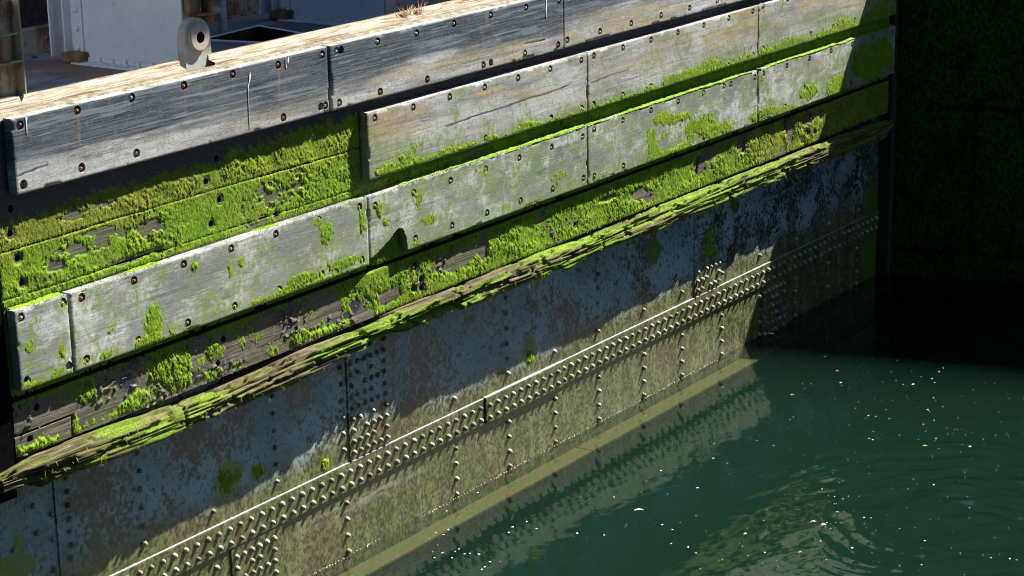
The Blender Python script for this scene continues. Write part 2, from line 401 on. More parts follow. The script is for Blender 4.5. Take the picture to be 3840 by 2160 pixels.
def m_water():
    t = NT('lock_water'); nt = t.t; L = nt.links
    nt.nodes.remove(t.b)
    fr = t.n('ShaderNodeFresnel'); fr.inputs[0].default_value = 1.33
    tr = t.n('ShaderNodeBsdfTransparent'); gl = t.n('ShaderNodeBsdfGlossy'); gl.inputs['Roughness'].default_value = 0.0
    bp = t.n('ShaderNodeBump'); bp.inputs['Distance'].default_value = 0.004; bp.inputs['Strength'].default_value = 0.35
    h = t.noise(9, 3, 0.5, stretch=(1, 1.3, 1)); L.new(h, bp.inputs['Height'])
    L.new(bp.outputs[0], fr.inputs['Normal']); L.new(bp.outputs[0], gl.inputs['Normal'])
    mx = t.n('ShaderNodeMixShader'); fq = t.math('MINIMUM', t.math('MULTIPLY', fr.outputs[0], 1.8), 1.0); L.new(fq, mx.inputs[0]); L.new(tr.outputs[0], mx.inputs[1]); L.new(gl.outputs[0], mx.inputs[2])
    L.new(mx.outputs[0], t.out.inputs['Surface'])
    sc = t.n('ShaderNodeVolumeScatter'); sc.inputs['Color'].default_value = (0.28, 0.76, 0.57, 1); sc.inputs['Density'].default_value = 0.09; sc.inputs['Anisotropy'].default_value = 0.0
    ab = t.n('ShaderNodeVolumeAbsorption'); ab.inputs['Color'].default_value = (0.17, 0.49, 0.37, 1); ab.inputs['Density'].default_value = 1.55
    ad = t.n('ShaderNodeAddShader'); L.new(sc.outputs[0], ad.inputs[0]); L.new(ab.outputs[0], ad.inputs[1]); L.new(ad.outputs[0], t.out.inputs['Volume'])
    return t.m

M_PLANK = m_plank(); M_CLOUD = m_plank(True); M_MOSS = m_moss(); M_OLD = m_oldwood(); M_ROT = m_rotten(); M_PLATE = m_plate(); M_RIVET = m_rivet()
M_WHITE = m_paint('pale_grey_paint', (0.74, 0.77, 0.82), (0.80, 0.83, 0.87), (0.66, 0.78), amt=0.6)
M_CREAM = m_paint('cream_rusted_paint', (0.42, 0.38, 0.26), (0.34, 0.30, 0.20), (0.47, 0.62))
M_RUST = m_paint('rusty_steel', (0.16, 0.07, 0.03), (0.30, 0.22, 0.12), (0.5, 0.7), (0.08, 0.04, 0.025), rough=0.85)
M_LUG = m_paint('worn_grey_paint', (0.46, 0.46, 0.42), (0.38, 0.37, 0.31), (0.62, 0.74), (0.28, 0.15, 0.07), amt=0.7)
M_RING = m_plain('worn_bush_metal', (0.50, 0.34, 0.30), (0.42, 0.40, 0.38), 25, 0.6)
M_BLACK = m_plain('shade_black', (0.006, 0.006, 0.008), rough=1.0, spec=0.0)  # black put in for shade: recesses, bore and backdrop
M_WALL = m_wall(); M_CONC = m_concrete(); M_DECK = m_deck(); M_LIP = m_lip(); M_WATER = m_water()
M_NEARBLACK = m_plain('near_black', (0.020, 0.022, 0.018), (0.010, 0.016, 0.008), 12, 0.8, 0.2, 0.01)
M_BOLT = m_plain('rusty_bolt', (0.40, 0.22, 0.15), (0.20, 0.10, 0.06), 80, 0.7)
M_BOLTG = m_plain('weathered_bolt', (0.50, 0.50, 0.40), (0.26, 0.27, 0.10), 80, 0.7)
M_BOLTS = m_plain('zinc_bolt', (0.50, 0.56, 0.60), (0.28, 0.31, 0.34), 80, 0.45, 0.6)
M_FOAM = m_plain('white_foam', (0.82, 0.82, 0.78), (0.70, 0.70, 0.66), 60, 0.6)
M_LEAF = m_plain('dead_leaf', (0.45, 0.22, 0.10), (0.55, 0.38, 0.22), 60, 0.6)
M_DROP = m_plain('dropping_white', (0.80, 0.80, 0.80), (0.65, 0.65, 0.66), 60, 0.7)
M_STRAW = m_plain('dry_grass', (0.55, 0.30, 0.16), (0.62, 0.48, 0.30), 60, 0.8)
M_LEDGE = m_plain('algae_ledge', (0.075, 0.095, 0.020), (0.14, 0.075, 0.03), 9, 0.9, 0.2, 0.01)
M_BED = m_plain('mud_bed', (0.02, 0.02, 0.015), rough=1.0)

# ------------------------------------------------------------------ THE GATE
gate = empty('lock_gate', (16.0, 1.1, -6.0), 'riveted steel lock gate with rubbing planks, green moss and rusty deck gear', 'lock gate')
GX0, GX1 = 8.2, 23.06

# --- plating
GLINT_STREAKS = [(10.25, 1.62, 10.69, 1.06), (10.46, 1.61, 10.80, 1.12), (10.61, 1.61, 10.81, 1.30), (9.39, 1.62, 9.66, 1.24), (12.49, 1.53, 12.67, 1.33),  # diagonal streaks of water-reflected light put into the plate colour
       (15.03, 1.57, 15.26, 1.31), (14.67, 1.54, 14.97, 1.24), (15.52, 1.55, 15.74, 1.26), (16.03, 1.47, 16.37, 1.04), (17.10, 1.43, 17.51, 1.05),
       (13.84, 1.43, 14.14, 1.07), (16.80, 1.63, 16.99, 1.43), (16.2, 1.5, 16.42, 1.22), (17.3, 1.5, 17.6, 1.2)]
def seg_d(X, Z, s):
    x0, z0, x1, z1 = s; dx, dz = x1-x0, z1-z0; t = np.clip(((X-x0)*dx+(Z-z0)*dz)/(dx*dx+dz*dz), 0, 1)
    return np.hypot(X-x0-t*dx, Z-z0-t*dz), t
def plate_a(X, Z):
    w = fbm(X*0.9, Z*1.6, 5, 3); w2 = fbm(X*3.1+5, Z*2.0, 5, 9)
    R = 0.75*ss(0.44, 0.66, 0.55*w+0.45*w2+0.02)
    for cx, cz, rx, rz, a in [(9.45, 1.4, 0.28, 0.35, .8), (10.45, 1.4, 0.33, 0.35, .8), (11.95, 1.5, 0.14, 0.2, .9), (12.6, 1.4, 0.25, 0.3, .7), (13.1, 1.35, .28, .4, .75), (15.2, 1.4, 0.4, 0.3, .8),
                              (16.6, 1.45, 0.8, 0.28, .7), (18.0, 1.5, 0.35, 0.35, .8), (19.8, 1.6, 0.5, 0.3, .8), (21.4, 1.7, 0.5, 0.3, .5)]:
        R = np.maximum(R, a*blob(X, Z, cx, cz, rx, rz)*(0.6+0.8*w2))
    for cx, cz, rx, rz in [(10.1, 1.2, 0.25, 0.3), (11.3, 1.45, 0.3, 0.25), (13.9, 1.25, 0.4, 0.35), (16.2, 1.15, 0.3, 0.15), (17.4, 1.55, 0.25, 0.15), (18.8, 1.3, .3, .25)]:
        R = R*(1-0.8*blob(X, Z, cx, cz, rx, rz))
    R = R*ss(0.70, 1.15, Z+0.25*(w2-0.5))*0.95+0.10
    G = ss(1.18, 0.86, Z+0.35*(w-0.5))
    B = np.zeros_like(X)
    e = 2.2*(fbm(X*6, Z*6, 6, 21, 0.75)-0.5)
    for cx, cz, rx, rz in [(11.38, 1.11, 0.19, 0.15), (11.70, 1.06, 0.10, 0.09), (9.12, 1.14, 0.22, 0.16), (9.25, 1.30, 0.06, 0.12), (15.43, 1.03, 0.14, 0.10), (15.47, 0.94, 0.09, 0.05),
                           (18.72, 1.28, 0.17, 0.26), (17.66, 1.47, 0.16, 0.16), (12.5, 0.87, 0.06, 0.06), (22.7, 0.5, 0.3, 0.9), (19.3, 1.6, 0.1, 0.12)]:
        B = np.maximum(B, ss(0.35, 0.6, blob(X, Z, cx, cz, rx, rz)+e*0.6))
    A = np.zeros_like(X)
    for i, s in enumerate(GLINT_STREAKS):
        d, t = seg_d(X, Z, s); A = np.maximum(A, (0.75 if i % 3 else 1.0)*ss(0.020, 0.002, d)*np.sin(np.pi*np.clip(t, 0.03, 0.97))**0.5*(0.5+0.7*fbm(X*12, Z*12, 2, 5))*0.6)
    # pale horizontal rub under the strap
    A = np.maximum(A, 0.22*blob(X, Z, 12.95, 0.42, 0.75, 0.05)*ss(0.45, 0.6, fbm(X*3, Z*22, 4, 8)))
    R = np.clip(R, 0, 1)
    return np.stack([R, np.clip(G, 0, 1), B, np.clip(A, 0, 1)], -1)
def plate_h(X, Z):
    low = ss(1.15, 0.85, Z)
    n = fbm(X*34, Z*30, 3, 31); b = fbm(X*0.8, Z*0.9, 2, 2)
    return low*0.0010*ss(0.55, 0.75, n)+0.006*(b-0.5)+0.0003*(fbm(X*20, Z*20, 2, 44)-0.5)
st = 0.0105
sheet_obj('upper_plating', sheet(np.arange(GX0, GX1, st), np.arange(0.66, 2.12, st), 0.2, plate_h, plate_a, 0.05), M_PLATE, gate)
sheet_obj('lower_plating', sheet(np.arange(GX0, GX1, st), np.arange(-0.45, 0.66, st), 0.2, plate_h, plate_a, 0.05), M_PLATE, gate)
mb = MB(); mb.box(GX0, GX1, 0.252, 2.05, -6, 4.12); mb.obj('gate_hull', m_plain('hull_steel', (0.03, 0.035, 0.035), rough=0.9), gate)
mb = MB(); mb.box(GX0, GX1, 0.2, 0.251, -6, -0.452); mb.obj('submerged_plating', m_plain('hull_algae', (0.06, 0.07, 0.04), (0.03, 0.035, 0.02), 6), gate)
mb = MB()
for (a, b) in [(GX0, 11.0), (11.01, 16.2), (16.21, 22.9)]: mb.box(a, b, 0.015, 0.2, -0.16, -0.135)
mb.obj('girder_ledge', M_LEDGE, gate, bevel=0.004)

def strap_a(X, Z):
    a = plate_a(X, Z); a[..., 1] = np.maximum(a[..., 1], ss(1.3, 0.9, Z))
    if Z.max() < 0.81: a[..., 3] = np.maximum(a[..., 3], 0.45*ss(0.792, 0.795, Z)); a[..., 1] = a[..., 1]*ss(0.80, 0.78, Z)  # pale top edge: the strap's sunlit line put into the colour
    return a
def thin(name, x0, x1, z0, z1, th, step=0.012):
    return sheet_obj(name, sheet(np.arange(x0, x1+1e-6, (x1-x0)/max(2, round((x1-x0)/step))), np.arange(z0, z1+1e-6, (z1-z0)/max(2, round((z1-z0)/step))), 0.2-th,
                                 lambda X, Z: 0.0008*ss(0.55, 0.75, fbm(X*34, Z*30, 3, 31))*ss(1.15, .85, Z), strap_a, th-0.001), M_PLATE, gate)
# horizontal strap: thicker piece between two joints
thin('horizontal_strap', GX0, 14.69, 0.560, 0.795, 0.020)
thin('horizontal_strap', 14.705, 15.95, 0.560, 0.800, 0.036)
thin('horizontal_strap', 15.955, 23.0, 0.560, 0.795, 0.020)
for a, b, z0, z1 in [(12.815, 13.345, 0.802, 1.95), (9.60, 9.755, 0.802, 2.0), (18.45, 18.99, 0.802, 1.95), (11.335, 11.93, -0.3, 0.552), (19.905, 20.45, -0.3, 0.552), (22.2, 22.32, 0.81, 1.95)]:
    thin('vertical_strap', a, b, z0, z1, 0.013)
def riv_mesh(r=0.0225, h=0.032):
    mb = MB(); M = Matrix.Rotation(math.radians(90), 4, 'X')
    mb.lathe([(r*1.02, -0.004), (r*1.0, 0.004), (r*0.93, h*0.45), (r*0.74, h*0.75), (r*0.45, h*0.94), (r*0.12, h)], M, 12)
    me = bpy.data.meshes.new('rivet'); me.from_pydata(mb.v, [], mb.f); me.shade_smooth(); me.materials.append(M_RIVET); return me
RM = riv_mesh()
riv = []
def strap_y(x, z):
    if 0.56 < z < 0.80: return 0.164 if 14.705 < x < 15.95 else 0.180
    for a, b, z0, z1 in [(12.815, 13.345, 0.802, 1.95), (9.60, 9.755, 0.802, 2.0), (18.45, 18.99, 0.802, 1.95), (11.335, 11.93, -0.3, 0.552), (19.905, 20.45, -0.3, 0.552)]:
        if a < x < b and z0 < z < z1: return 0.187
    return 0.2
x = 8.38
while x < 22.9:
    riv.append((x, 0.722)); riv.append((x+0.004, 0.608)); x += 0.1225
def staggered(x0, z_top, z_lo, full):
    cols = [x0+0.088*k for k in range(6)]
    for c, xx in enumerate(cols):
        z = z_top
        k = 0
        while z > z_lo:
            if full[c][k % len(full[c])]: riv.append((xx, z))
            z -= 0.0955; k += 1
staggered(12.86, 1.72, 0.84, [[1], [1, 1, 1, 0], [1, 1, 0, 1], [1], [0, 1, 0, 1], [1]])
staggered(18.50, 1.72, 0.84, [[1], [1, 1, 1, 0], [1, 0, 1, 1], [1, 1, 0], [0, 1, 0, 1], [1]])
staggered(11.385, 0.47, -0.1, [[1], [1, 0], [1], [1, 1], [1, 0], [1]])
staggered(19.955, 0.485, -0.1, [[1], [1, 0], [1], [1, 1], [1, 0], [1]])
for xx in [8.6, 9.71, 10.43, 11.17, 11.91, 12.745, 14.27, 15.09, 15.85, 16.61, 17.45, 18.20, 19.03, 19.86, 20.7, 21.5, 22.25, 22.9]:
    for k in range(-1, 4): riv.append((xx, 0.455-0.142*k)) if k >= 0 and not (11.33 < xx < 11.95 or 19.9 < xx < 20.45) else None
    for k in range(7):
        if abs(xx-13.1) > 0.3 and (k == 0 or any(abs(xx-q) < 0.02 for q in (10.43, 11.91, 12.745, 15.09, 16.61, 19.03, 20.7, 21.5))): riv.append((xx, 0.915+0.141*k))
    if abs(xx-9.71) < 0.05:
        for k in range(9): riv.append((xx, 0.96+0.1*k))
for xx, zz in [(9.41, 1.55), (9.56, 1.44), (9.56, 1.25), (9.42, 1.35), (9.55, 1.03), (9.20, 1.30), (22.9, 1.0), (22.93, 1.2)]: riv.append((xx, zz))
riv = [(round(a, 3), round(b, 3)) for a, b in riv if a > 8.9]
riv = [p for i, p in enumerate(riv) if not any(abs(p[0]-q[0]) < 0.045 and abs(p[1]-q[1]) < 0.045 for q in riv[:i])]
def size(p):  # nearest to the viewing side first
    return (p[0])**2+(10.58)**2+(6.9-p[1])**2
vis = sorted([p for p in riv if (p[0] > 9.05+(0.9-p[1])*1.25 or p[1] > 1.2) and p[1] > -0.02], key=size)
first = vis[:100]; rest = [p for p in riv if p not in first]
GL = Vector((16.0, 1.1, -6.0))
for (a, z) in first:
    o = bpy.data.objects.new('rivet', RM); COL.objects.link(o); o.parent = gate; o.location = Vector((a, strap_y(a, z), z))-GL
    k = random.uniform(0.8, 1.12); o.scale = (k, random.uniform(0.85, 1.1), k)
base = np.array([v.co[:] for v in RM.vertices]); bf = [tuple(p.vertices) for p in RM.polygons]
mb = MB()
for (a, z) in rest:
    k = random.uniform(0.9, 1.1); mb.add([(a+p[0]*k, strap_y(a, z)+p[1]*k, z+p[2]*k) for p in base], bf)
o = mb.obj('rivets', M_RIVET, gate, smooth=True); o['kind'] = 'stuff'

# --- planks of the three rubbing rows
def bolt_mesh(mat, name='bolt'):
    mb = MB(); M = Matrix.Rotation(math.radians(90), 4, 'X')
    mb.lathe([(0.027, 0), (0.027, 0.005)], M, 16); mb.lathe([(0.017, 0.005), (0.017, 0.018), (0.014, 0.020)], M, 6); mb.lathe([(0.0085, 0.020), (0.0085, 0.031), (0.006, 0.033)], M, 10)
    me = bpy.data.meshes.new(name); me.from_pydata(mb.v, [], mb.f); me.materials.append(mat); return me
BM = {'r': bolt_mesh(M_BOLT), 'g': bolt_mesh(M_BOLTG), 's': bolt_mesh(M_BOLTS)}

def tufts(X, Z, s=1.0):
    """moss pile: long strands combed down and a little to the left"""
    u = X*s+Z*0.35*s
    a = fbm(u*78, Z*38*s, 2, 51, 0.6); b = fbm(u*34+7, Z*17*s, 2, 58); c = fbm(u*130, Z*70*s, 1, 63)
    return np.clip(0.60*a+0.30*b+0.30*c-0.32, 0, 1)
def noisy(D, X, Z, seed):
    return D+0.95*(fbm(X*5+Z*1.5, Z*4, 5, 70+seed, 0.65)-0.5)+0.75*(fbm(X*42+Z*12, Z*22, 3, 80+seed, 0.65)-0.5)
def moss_sheet(name, x0, x1, z0, z1, y0, dens, parent, step=0.0072, height=0.030, yellow=None, seed=0, dry=None, strands=1.0, thr=0.30):
    xs = np.arange(x0, x1+1e-6, step); zs = np.arange(z0, z1+1e-6, step)
    X, Z = np.meshgrid(xs, zs, indexing='ij')
    D = noisy(dens(X, Z), X, Z, seed)
    K = ss(thr, thr+0.34, D)
    if K.max() < 0.02: return None
    edge = np.minimum(np.minimum(X-x0, x1-X)/0.012, np.minimum(Z-z0, z1-Z)/0.012); K = K*np.clip(edge, 0, 1)
    H = K*(0.002+0.66*height*tufts(X, Z)*(0.25+1.05*ss(0.38, 0.66, fbm(X*4, Z*6, 4, 95+seed))))-0.0035*(1-K)
    Y = (yellow(X, Z) if yellow is not None else np.zeros_like(X))+0.9*(fbm(X*5, Z*5, 3, 91+seed)-0.5)
    Dr = (dry(X, Z) if dry is not None else np.zeros_like(X))
    Dr = Dr+0.55*ss(0.54, 0.68, fbm(X*6, Z*9, 5, 120+seed, .6))
    A = np.stack([np.clip(Y, 0, 1), np.clip(Dr, 0, 1), K, np.ones_like(X)], -1)
    keep = lambda a, b: K > 0.03
    data = sheet(xs, zs, y0, lambda a, b: H, lambda a, b: A, 0, keep=keep)
    parts = [data]
    # loose strands lying over the pile, tips hanging down and to the left
    rng = np.random.default_rng(100+seed)
    area = K.sum()*step*step; n = int(area*13000*strands)
    if n > 0:
        p = (K.ravel()**2); p /= p.sum(); idx = rng.choice(K.size, n, p=p)
        bx = X.ravel()[idx]+rng.uniform(-.5, .5, n)*step; bz = Z.ravel()[idx]+rng.uniform(-.5, .5, n)*step; hh = np.maximum(H.ravel()[idx], 0)
        L = rng.uniform(0.005, 0.017, n)*(height/0.03)**0.5; wd = rng.uniform(0.002, 0.0042, n); out = rng.uniform(0.05, 0.35, n)*L
        sl = rng.normal(-0.22, 0.4, n)*L
        P0 = np.stack([bx-wd/2, y0-hh*0.6, bz+0.002], -1); P1 = np.stack([bx+wd/2, y0-hh*0.6, bz+0.002], -1)
        P2 = np.stack([bx+sl*0.5+wd*0.45, y0-hh-out*0.9, bz-L*0.45], -1); P3 = np.stack([bx+sl*0.5-wd*0.45, y0-hh-out*0.9, bz-L*0.45], -1)
        P4 = np.stack([bx+sl, y0-hh-out*0.7, bz-L], -1); P5 = P4+np.array([0.0008, 0, 0])
        V = np.concatenate([P0, P1, P2, P3, P4, P5]); a = np.arange(n)
        F = np.concatenate([np.stack([a, a+n, a+2*n, a+3*n], -1), np.stack([a+3*n, a+2*n, a+5*n, a+4*n], -1)])
        Ac = np.stack([np.clip(Y.ravel()[idx]+rng.uniform(-.2, .45, n), 0, 1), np.clip(Dr.ravel()[idx]*rng.uniform(0, 1.4, n), 0, 1), np.ones(n), np.ones(n)], -1)
        parts.append((V, F, {'mask': np.concatenate([Ac]*6)}))
    V, F, A = merge(parts)
    o = link(name, np_mesh(name, V, F, A, True), M_MOSS, parent); o['kind'] = 'stuff'
    return o

def plank(x0, x1, z0, z1, holes, afun, th=0.078, empties=(), bolts='g', cut=None, label=None, crack=None, proud=0.0, seed=0):
    hs = [(a, b, 0.0335) for a, b in holes]
    step = 0.0088
    xs = np.linspace(x0, x1, int((x1-x0)/step)+1); zs = np.linspace(z0, z1, int((z1-z0)/step)+1)
    def hf(X, Z):
        e = np.minimum(np.minimum(X-x0, x1-X), np.minimum(Z-z0, z1-Z))
        h = proud-0.004*ss(0.010, 0.0, e)+0.0006*(fbm(X*2, Z*30, 3, 200+seed)-0.5)+0.004*(fbm(X*1.1, Z*1.4, 2, 210+seed)-0.5)
        h = h-0.0015*ss(0.62, 0.75, fbm(X*1.3, Z*60, 3, 220+seed))*ss(.5, .62, fbm(X*1.7, Z*3, 2, 221+seed))      # open grain
        h = h-0.010*ss(0.60, 0.72, fbm(X*6, Z*9, 3, 230+seed))*ss(0.03, 0.0, e)                                   # chipped edges
        for c in (crack or []):
            d, t = seg_d(X, Z+0.004*np.sin(X*9), c); h = h-0.0015*ss(0.008, 0.001, d)
        return h
    def af(X, Z):
        a = afun(X, Z)
        for c in (crack or []):
            d, t = seg_d(X, Z+0.004*np.sin(X*9), c); k = ss(0.0075, 0.003, d)*ss(0, 0.05, t*(1-t)); a[..., :3] *= (1-k)[..., None]; a[..., 3] *= 1-k; a[..., 0] -= 0.6*k
        return a
    def keepf(X, Z):
        return ~cut(X, Z)
    data = sheet(xs, zs, 0.0, hf, af, th, keep=keepf if cut is not None else None, holes=hs)
    data[0][:, 2] += 0.007*(fbm(data[0][:, 0]*1.3, data[0][:, 0]*0+seed, 3, 240+seed)-0.5)*2*np.clip(np.abs(data[0][:, 2]-(z0+z1)/2)/0.25-0.55, 0, 1)
    o = sheet_obj('rubbing_plank', data, M_CLOUD if z1 < 3.1 else M_PLANK, gate)
    if label: o['label'] = label
    for i, (a, b) in enumerate(holes):
        mb_b = bolts if len(bolts) == 1 else bolts[i]
        # dished bottom of the counterbore stays with the plank; the bolt is its own piece
        if (a, b) not in empties:
            q = bpy.data.objects.new('bolt', BM[mb_b]); COL.objects.link(q); q.parent = o
            q.matrix_parent_inverse = Matrix.Identity(4)
            q.location = (a+random.uniform(-.003, .003), HOLE_D-0.001-proud, b+random.uniform(-.004, .002)); q.rotation_euler = (random.uniform(-.12, .12), random.uniform(0, 1), random.uniform(-.12, .12))
    return o
WH = lambda X: np.zeros_like(X)
RUSTA = [(9.91, 4.22, .8, .42), (10.94, 4.22, .5, .30), (11.45, 4.22, .35, .2), (11.95, 4.22, 1.0, .33), (14.63, 4.22, .45, .16), (9.39, 4.2, .3, .2), (10.43, 3.84, .3, .1)]
def filmed(f, dens, seed, k=0.95):
    def g(X, Z):
        a = f(X, Z); D = noisy(dens(X, Z), X, Z, seed)+0.35*(fbm(X*13, Z*7, 4, 77+seed)-0.5)
        a[..., 3] = np.maximum(a[..., 3], k*ss(-0.18, 0.26, D))
        lit_edge = np.maximum(ss(3.668, 3.676, Z), ss(3.000, 3.008, Z)*(Z < 3.1)); a[..., 0] = np.maximum(a[..., 0], 1.2*lit_edge); a[..., 1:] *= (1-0.85*lit_edge)[..., None]; return a  # sunlit white line along the plank tops put into the colour
    return g
def rowA(trans, yel, seed):
    def f(X, Z):
        s = fbm(X*0.8, Z*26, 5, 300+seed); w = fbm(X*0.5, Z*1.5, 3, 310+seed)
        R = ss(trans+0.13, trans-0.24, Z+0.34*(s-0.5)+0.30*(w-0.5))
        R = np.maximum(R, ss(4.262, 4.268, Z))                     # pale top arris, its sunlit line put into the colour
        R = np.clip(R*0.95+0.9*ss(0.60, 0.72, s)*0.30, 0, 1)
        G = yel*ss(trans-0.0, trans-0.22, Z)*ss(0.40, 0.56, fbm(X*1.6, Z*12, 4, 320+seed))
        for k in range(4):  # brown weathering patches
            cx = 14.60+[0.02, 4.1, 8.0, 3.3][k]*1.0; G = np.maximum(G, 0.5*blob(X, Z, cx, 4.02, 0.10, 0.17)*ss(.35, .6, fbm(X*14, Z*3, 3, 5)))
        B = WH(X)
        for a, b, q, l in RUSTA:
            B = np.maximum(B, q*ss(0.020, 0.002, np.abs(X-a+0.004*np.sin(Z*30)))*0.7*ss(b+0.01, b-0.03, Z)*ss(b-l, b-l*0.3, Z)*0.9)
            B = np.maximum(B, q*ss(0.040, 0.030, np.hypot(X-a, Z-b)))
        A = 0.6*ss(3.80, 3.76, Z)*ss(0.5, 0.7, fbm(X*3, Z*3, 3, 9))
        return np.stack([R, np.clip(G, 0, 1), np.clip(B, 0, 1), A], -1)
    return f
def rowB(seed, green):
    def f(X, Z):
        s = fbm(X*1.1, Z*22, 5, 400+seed); w = fbm(X*0.9, Z*2.2, 4, 410+seed)
        R = 0.72+0.5*(s-0.5)+0.5*(w-0.5)
        G = 0.95*ss(0.40, 0.60, fbm(X*1.5, Z*7, 5, 420+seed))*ss(3.20, 3.5, Z)
        B = 0.16*ss(0.55, 0.7, fbm(X*1.3, Z*9, 4, 430+seed))
        A = green*ss(3.36, 3.16, Z+0.12*(fbm(X*3, Z*3, 3, 440+seed)-0.5))
        for cx, cz, rx, rz in [(13.3, 3.3, .5, .12), (14.2, 3.27, .2, .1), (20.9, 3.35, .7, .1), (22.4, 3.4, .5, .3)]: A = np.maximum(A, 0.8*blob(X, Z, cx, cz, rx, rz))
        return np.stack([np.clip(R, 0, 1), np.clip(G, 0, 1), B, np.clip(A, 0, 1)], -1)
    return f
def rowC(seed, green):
    def f(X, Z):
        w = fbm(X*2.4+Z*0.8, Z*3.2, 5, 500+seed); s = fbm(X*1.5, Z*18, 5, 510+seed)
        R = 0.70+0.7*(w-0.5)+0.35*(s-0.5)
        G = 0.35*ss(0.5, 0.7, fbm(X*2, Z*4, 4, 520+seed))
        B = WH(X)
        for a, b, l in [(9.82, 2.96, .12), (12.34, 2.95, .12), (20.55, 2.96, .26), (18.82, 2.95, .08), (10.33, 2.95, .1)]:
            B = np.maximum(B, 0.75*ss(0.022, 0.005, np.abs(X-a))*ss(b, b-0.04, Z)*ss(b-l, b-l*.4, Z))
        A = green*(0.55+0.9*ss(2.62, 2.48, Z))*ss(0.40, 0.58, fbm(X*1.9, Z*2.6, 5, 530+seed)+0.18*ss(2.7, 2.47, Z))
        return np.stack([np.clip(R, 0, 1), np.clip(G, 0, 1), np.clip(B, 0, 1), np.clip(A, 0, 1)], -1)
    return f
def densB(xm):
    def f(X, Z):
        d = 0.60*ss(3.25+0.05*ss(16, 19, X), 3.15, Z)+0.15*ss(3.4, 3.2, Z)-0.14
        for a, b, c, e, q in [(13.42, 3.24, .13, .055, .8), (13.70, 3.30, .25, .05, .35), (13.2, 3.19, .1, .04, .6), (13.95, 3.17, .2, .03, .6), (15.2, 3.18, .12, .04, .6), (17.9, 3.21, .3, .05, .7), (18.4, 3.24, .25, .07, .5), (20.2, 3.2, .4, .04, .5), (21.3, 3.26, .3, .08, .5), (22.5, 3.4, .5, .25, .8)]:
            d = d+q*blob(X, Z, a, b, c, e)
        return d
    return f
CM = [(9.31, 2.75, .05, .06, .7), (9.60, 2.64, .05, .10, .75), (9.55, 2.50, .06, .05, .9), (9.40, 2.90, .05, .03, .5), (9.28, 2.48, .2, .03, .6), (10.50, 2.62, .08, .10, .85), (10.45, 2.49, .09, .05, .6), (11.30, 2.81, .03, .07, .8), (11.42, 2.83, .03, .05, .8), (12.40, 2.84, .09, .10, .9), (12.30, 2.95, .06, .04, .6),
      (12.86, 2.84, .05, .12, .8), (12.10, 2.55, .18, .06, .95), (12.65, 2.55, .22, .05, .9), (11.7, 2.50, .25, .03, .8), (10.06, 2.66, .04, .04, .6), (10.02, 2.51, .09, .04, .8), (10.93, 2.93, .05, .05, .6), (11.66, 2.86, .05, .05, .4), (12.35, 2.47, .6, .02, .7), (10.3, 2.50, .1, .03, .6),
      (13.08, 2.88, .05, .06, .9), (13.62, 2.86, .06, .07, .85), (13.75, 2.67, .15, .07, .75), (13.17, 2.76, .08, .03, .6), (15.7, 2.64, .2, .07, .45), (14.55, 2.80, .25, .1, .15), (13.5, 2.50, .1, .03, .6), (14.2, 2.95, .4, .03, .3),
      (17.46, 2.86, .22, .05, .85), (17.75, 2.80, .3, .05, .75), (18.20, 2.66, .28, .10, .95), (17.33, 2.54, .10, .10, .9), (17.30, 2.70, .09, .10, .8), (18.6, 2.55, .4, .06, .7), (17.7, 2.50, .35, .04, .8), (18.30, 2.90, .05, .08, .4), (18.72, 2.84, .05, .04, .6), (17.55, 2.67, .10, .05, .5), (19.3, 2.55, .12, .06, .7),
      (19.62, 2.55, .25, .06, .8), (20.60, 2.60, .25, .08, .9), (21.24, 2.56, .22, .10, 1.0), (20.1, 2.50, .3, .04, .7), (21.9, 2.7, .3, .16, 1.1), (22.3, 2.72, .4, .22, 1.1), (20.45, 2.72, .06, .04, .5), (19.5, 2.9, .04, .08, .5)]
def densC(X, Z):
    d = 0.06+0.26*ss(2.998, 3.010, Z)+0.12*ss(2.5, 2.47, Z)
    for a, b, c, e, q in CM: d = d+q*blob(X, Z, a, b, c, e)
    for a in np.arange(9.82, 22, 0.505): d = d+0.25*blob(X, Z, a, 2.50, .05, .03)
    return d
g51 = lambda a, n, z, p=0.51: [(round(a+p*k, 3), z) for k in range(n)]
# row A
A1h = [(9.40, 4.22), (9.91, 4.23), (10.42, 4.23), (10.94, 4.23), (11.45, 4.23), (11.95, 4.22), (12.46, 4.22), (9.39, 3.83), (9.91, 3.84), (10.43, 3.84), (11.98, 3.82), (12.415, 3.825), (12.475, 3.825)]
plank(9.33, 12.520, 3.772, 4.272, A1h, rowA(4.01, 0.35, 1), bolts='rrsrrrssrrrgg', empties={(9.39, 3.83), (12.415, 3.825)}, th=0.079,
      label='near top plank, dark above and pale below, streaked with rust', crack=[(9.33, 3.90, 9.62, 3.915)], seed=1)
A2h = [(12.63, 4.22), (12.688, 4.222), (13.14, 4.22), (13.65, 4.215), (14.16, 4.22), (14.68, 4.22), (15.21, 4.215), (15.72, 4.21), (12.64, 3.82), (13.15, 3.82), (13.77, 3.82), (14.56, 3.815), (14.67, 3.82), (15.18, 3.82), (15.70, 3.82)]
plank(12.557, 15.790, 3.772, 4.272, A2h, rowA(4.05, 0.85, 2), bolts='ssssssssgrrrrgr', empties={(12.688, 4.222), (14.67, 3.82)}, th=0.079,
      label='second top plank, blue black above, yellowish below', crack=[(13.70, 4.214, 14.14, 4.224), (15.17, 3.90, 15.5, 3.90)], seed=2)
A3h = g51(15.85, 7, 3.84, 0.54)+g51(15.88, 7, 4.22, 0.51)
plank(15.802, 19.05, 3.772, 4.272, A3h, rowA(4.10, 0.9, 3), bolts='g', th=0.079, seed=3)
plank(19.07, 22.74, 3.772, 4.272, g51(19.15, 8, 3.84, 0.5)+g51(19.2, 7, 4.22), rowA(4.2, 0.9, 4), bolts='g', th=0.079, seed=4)
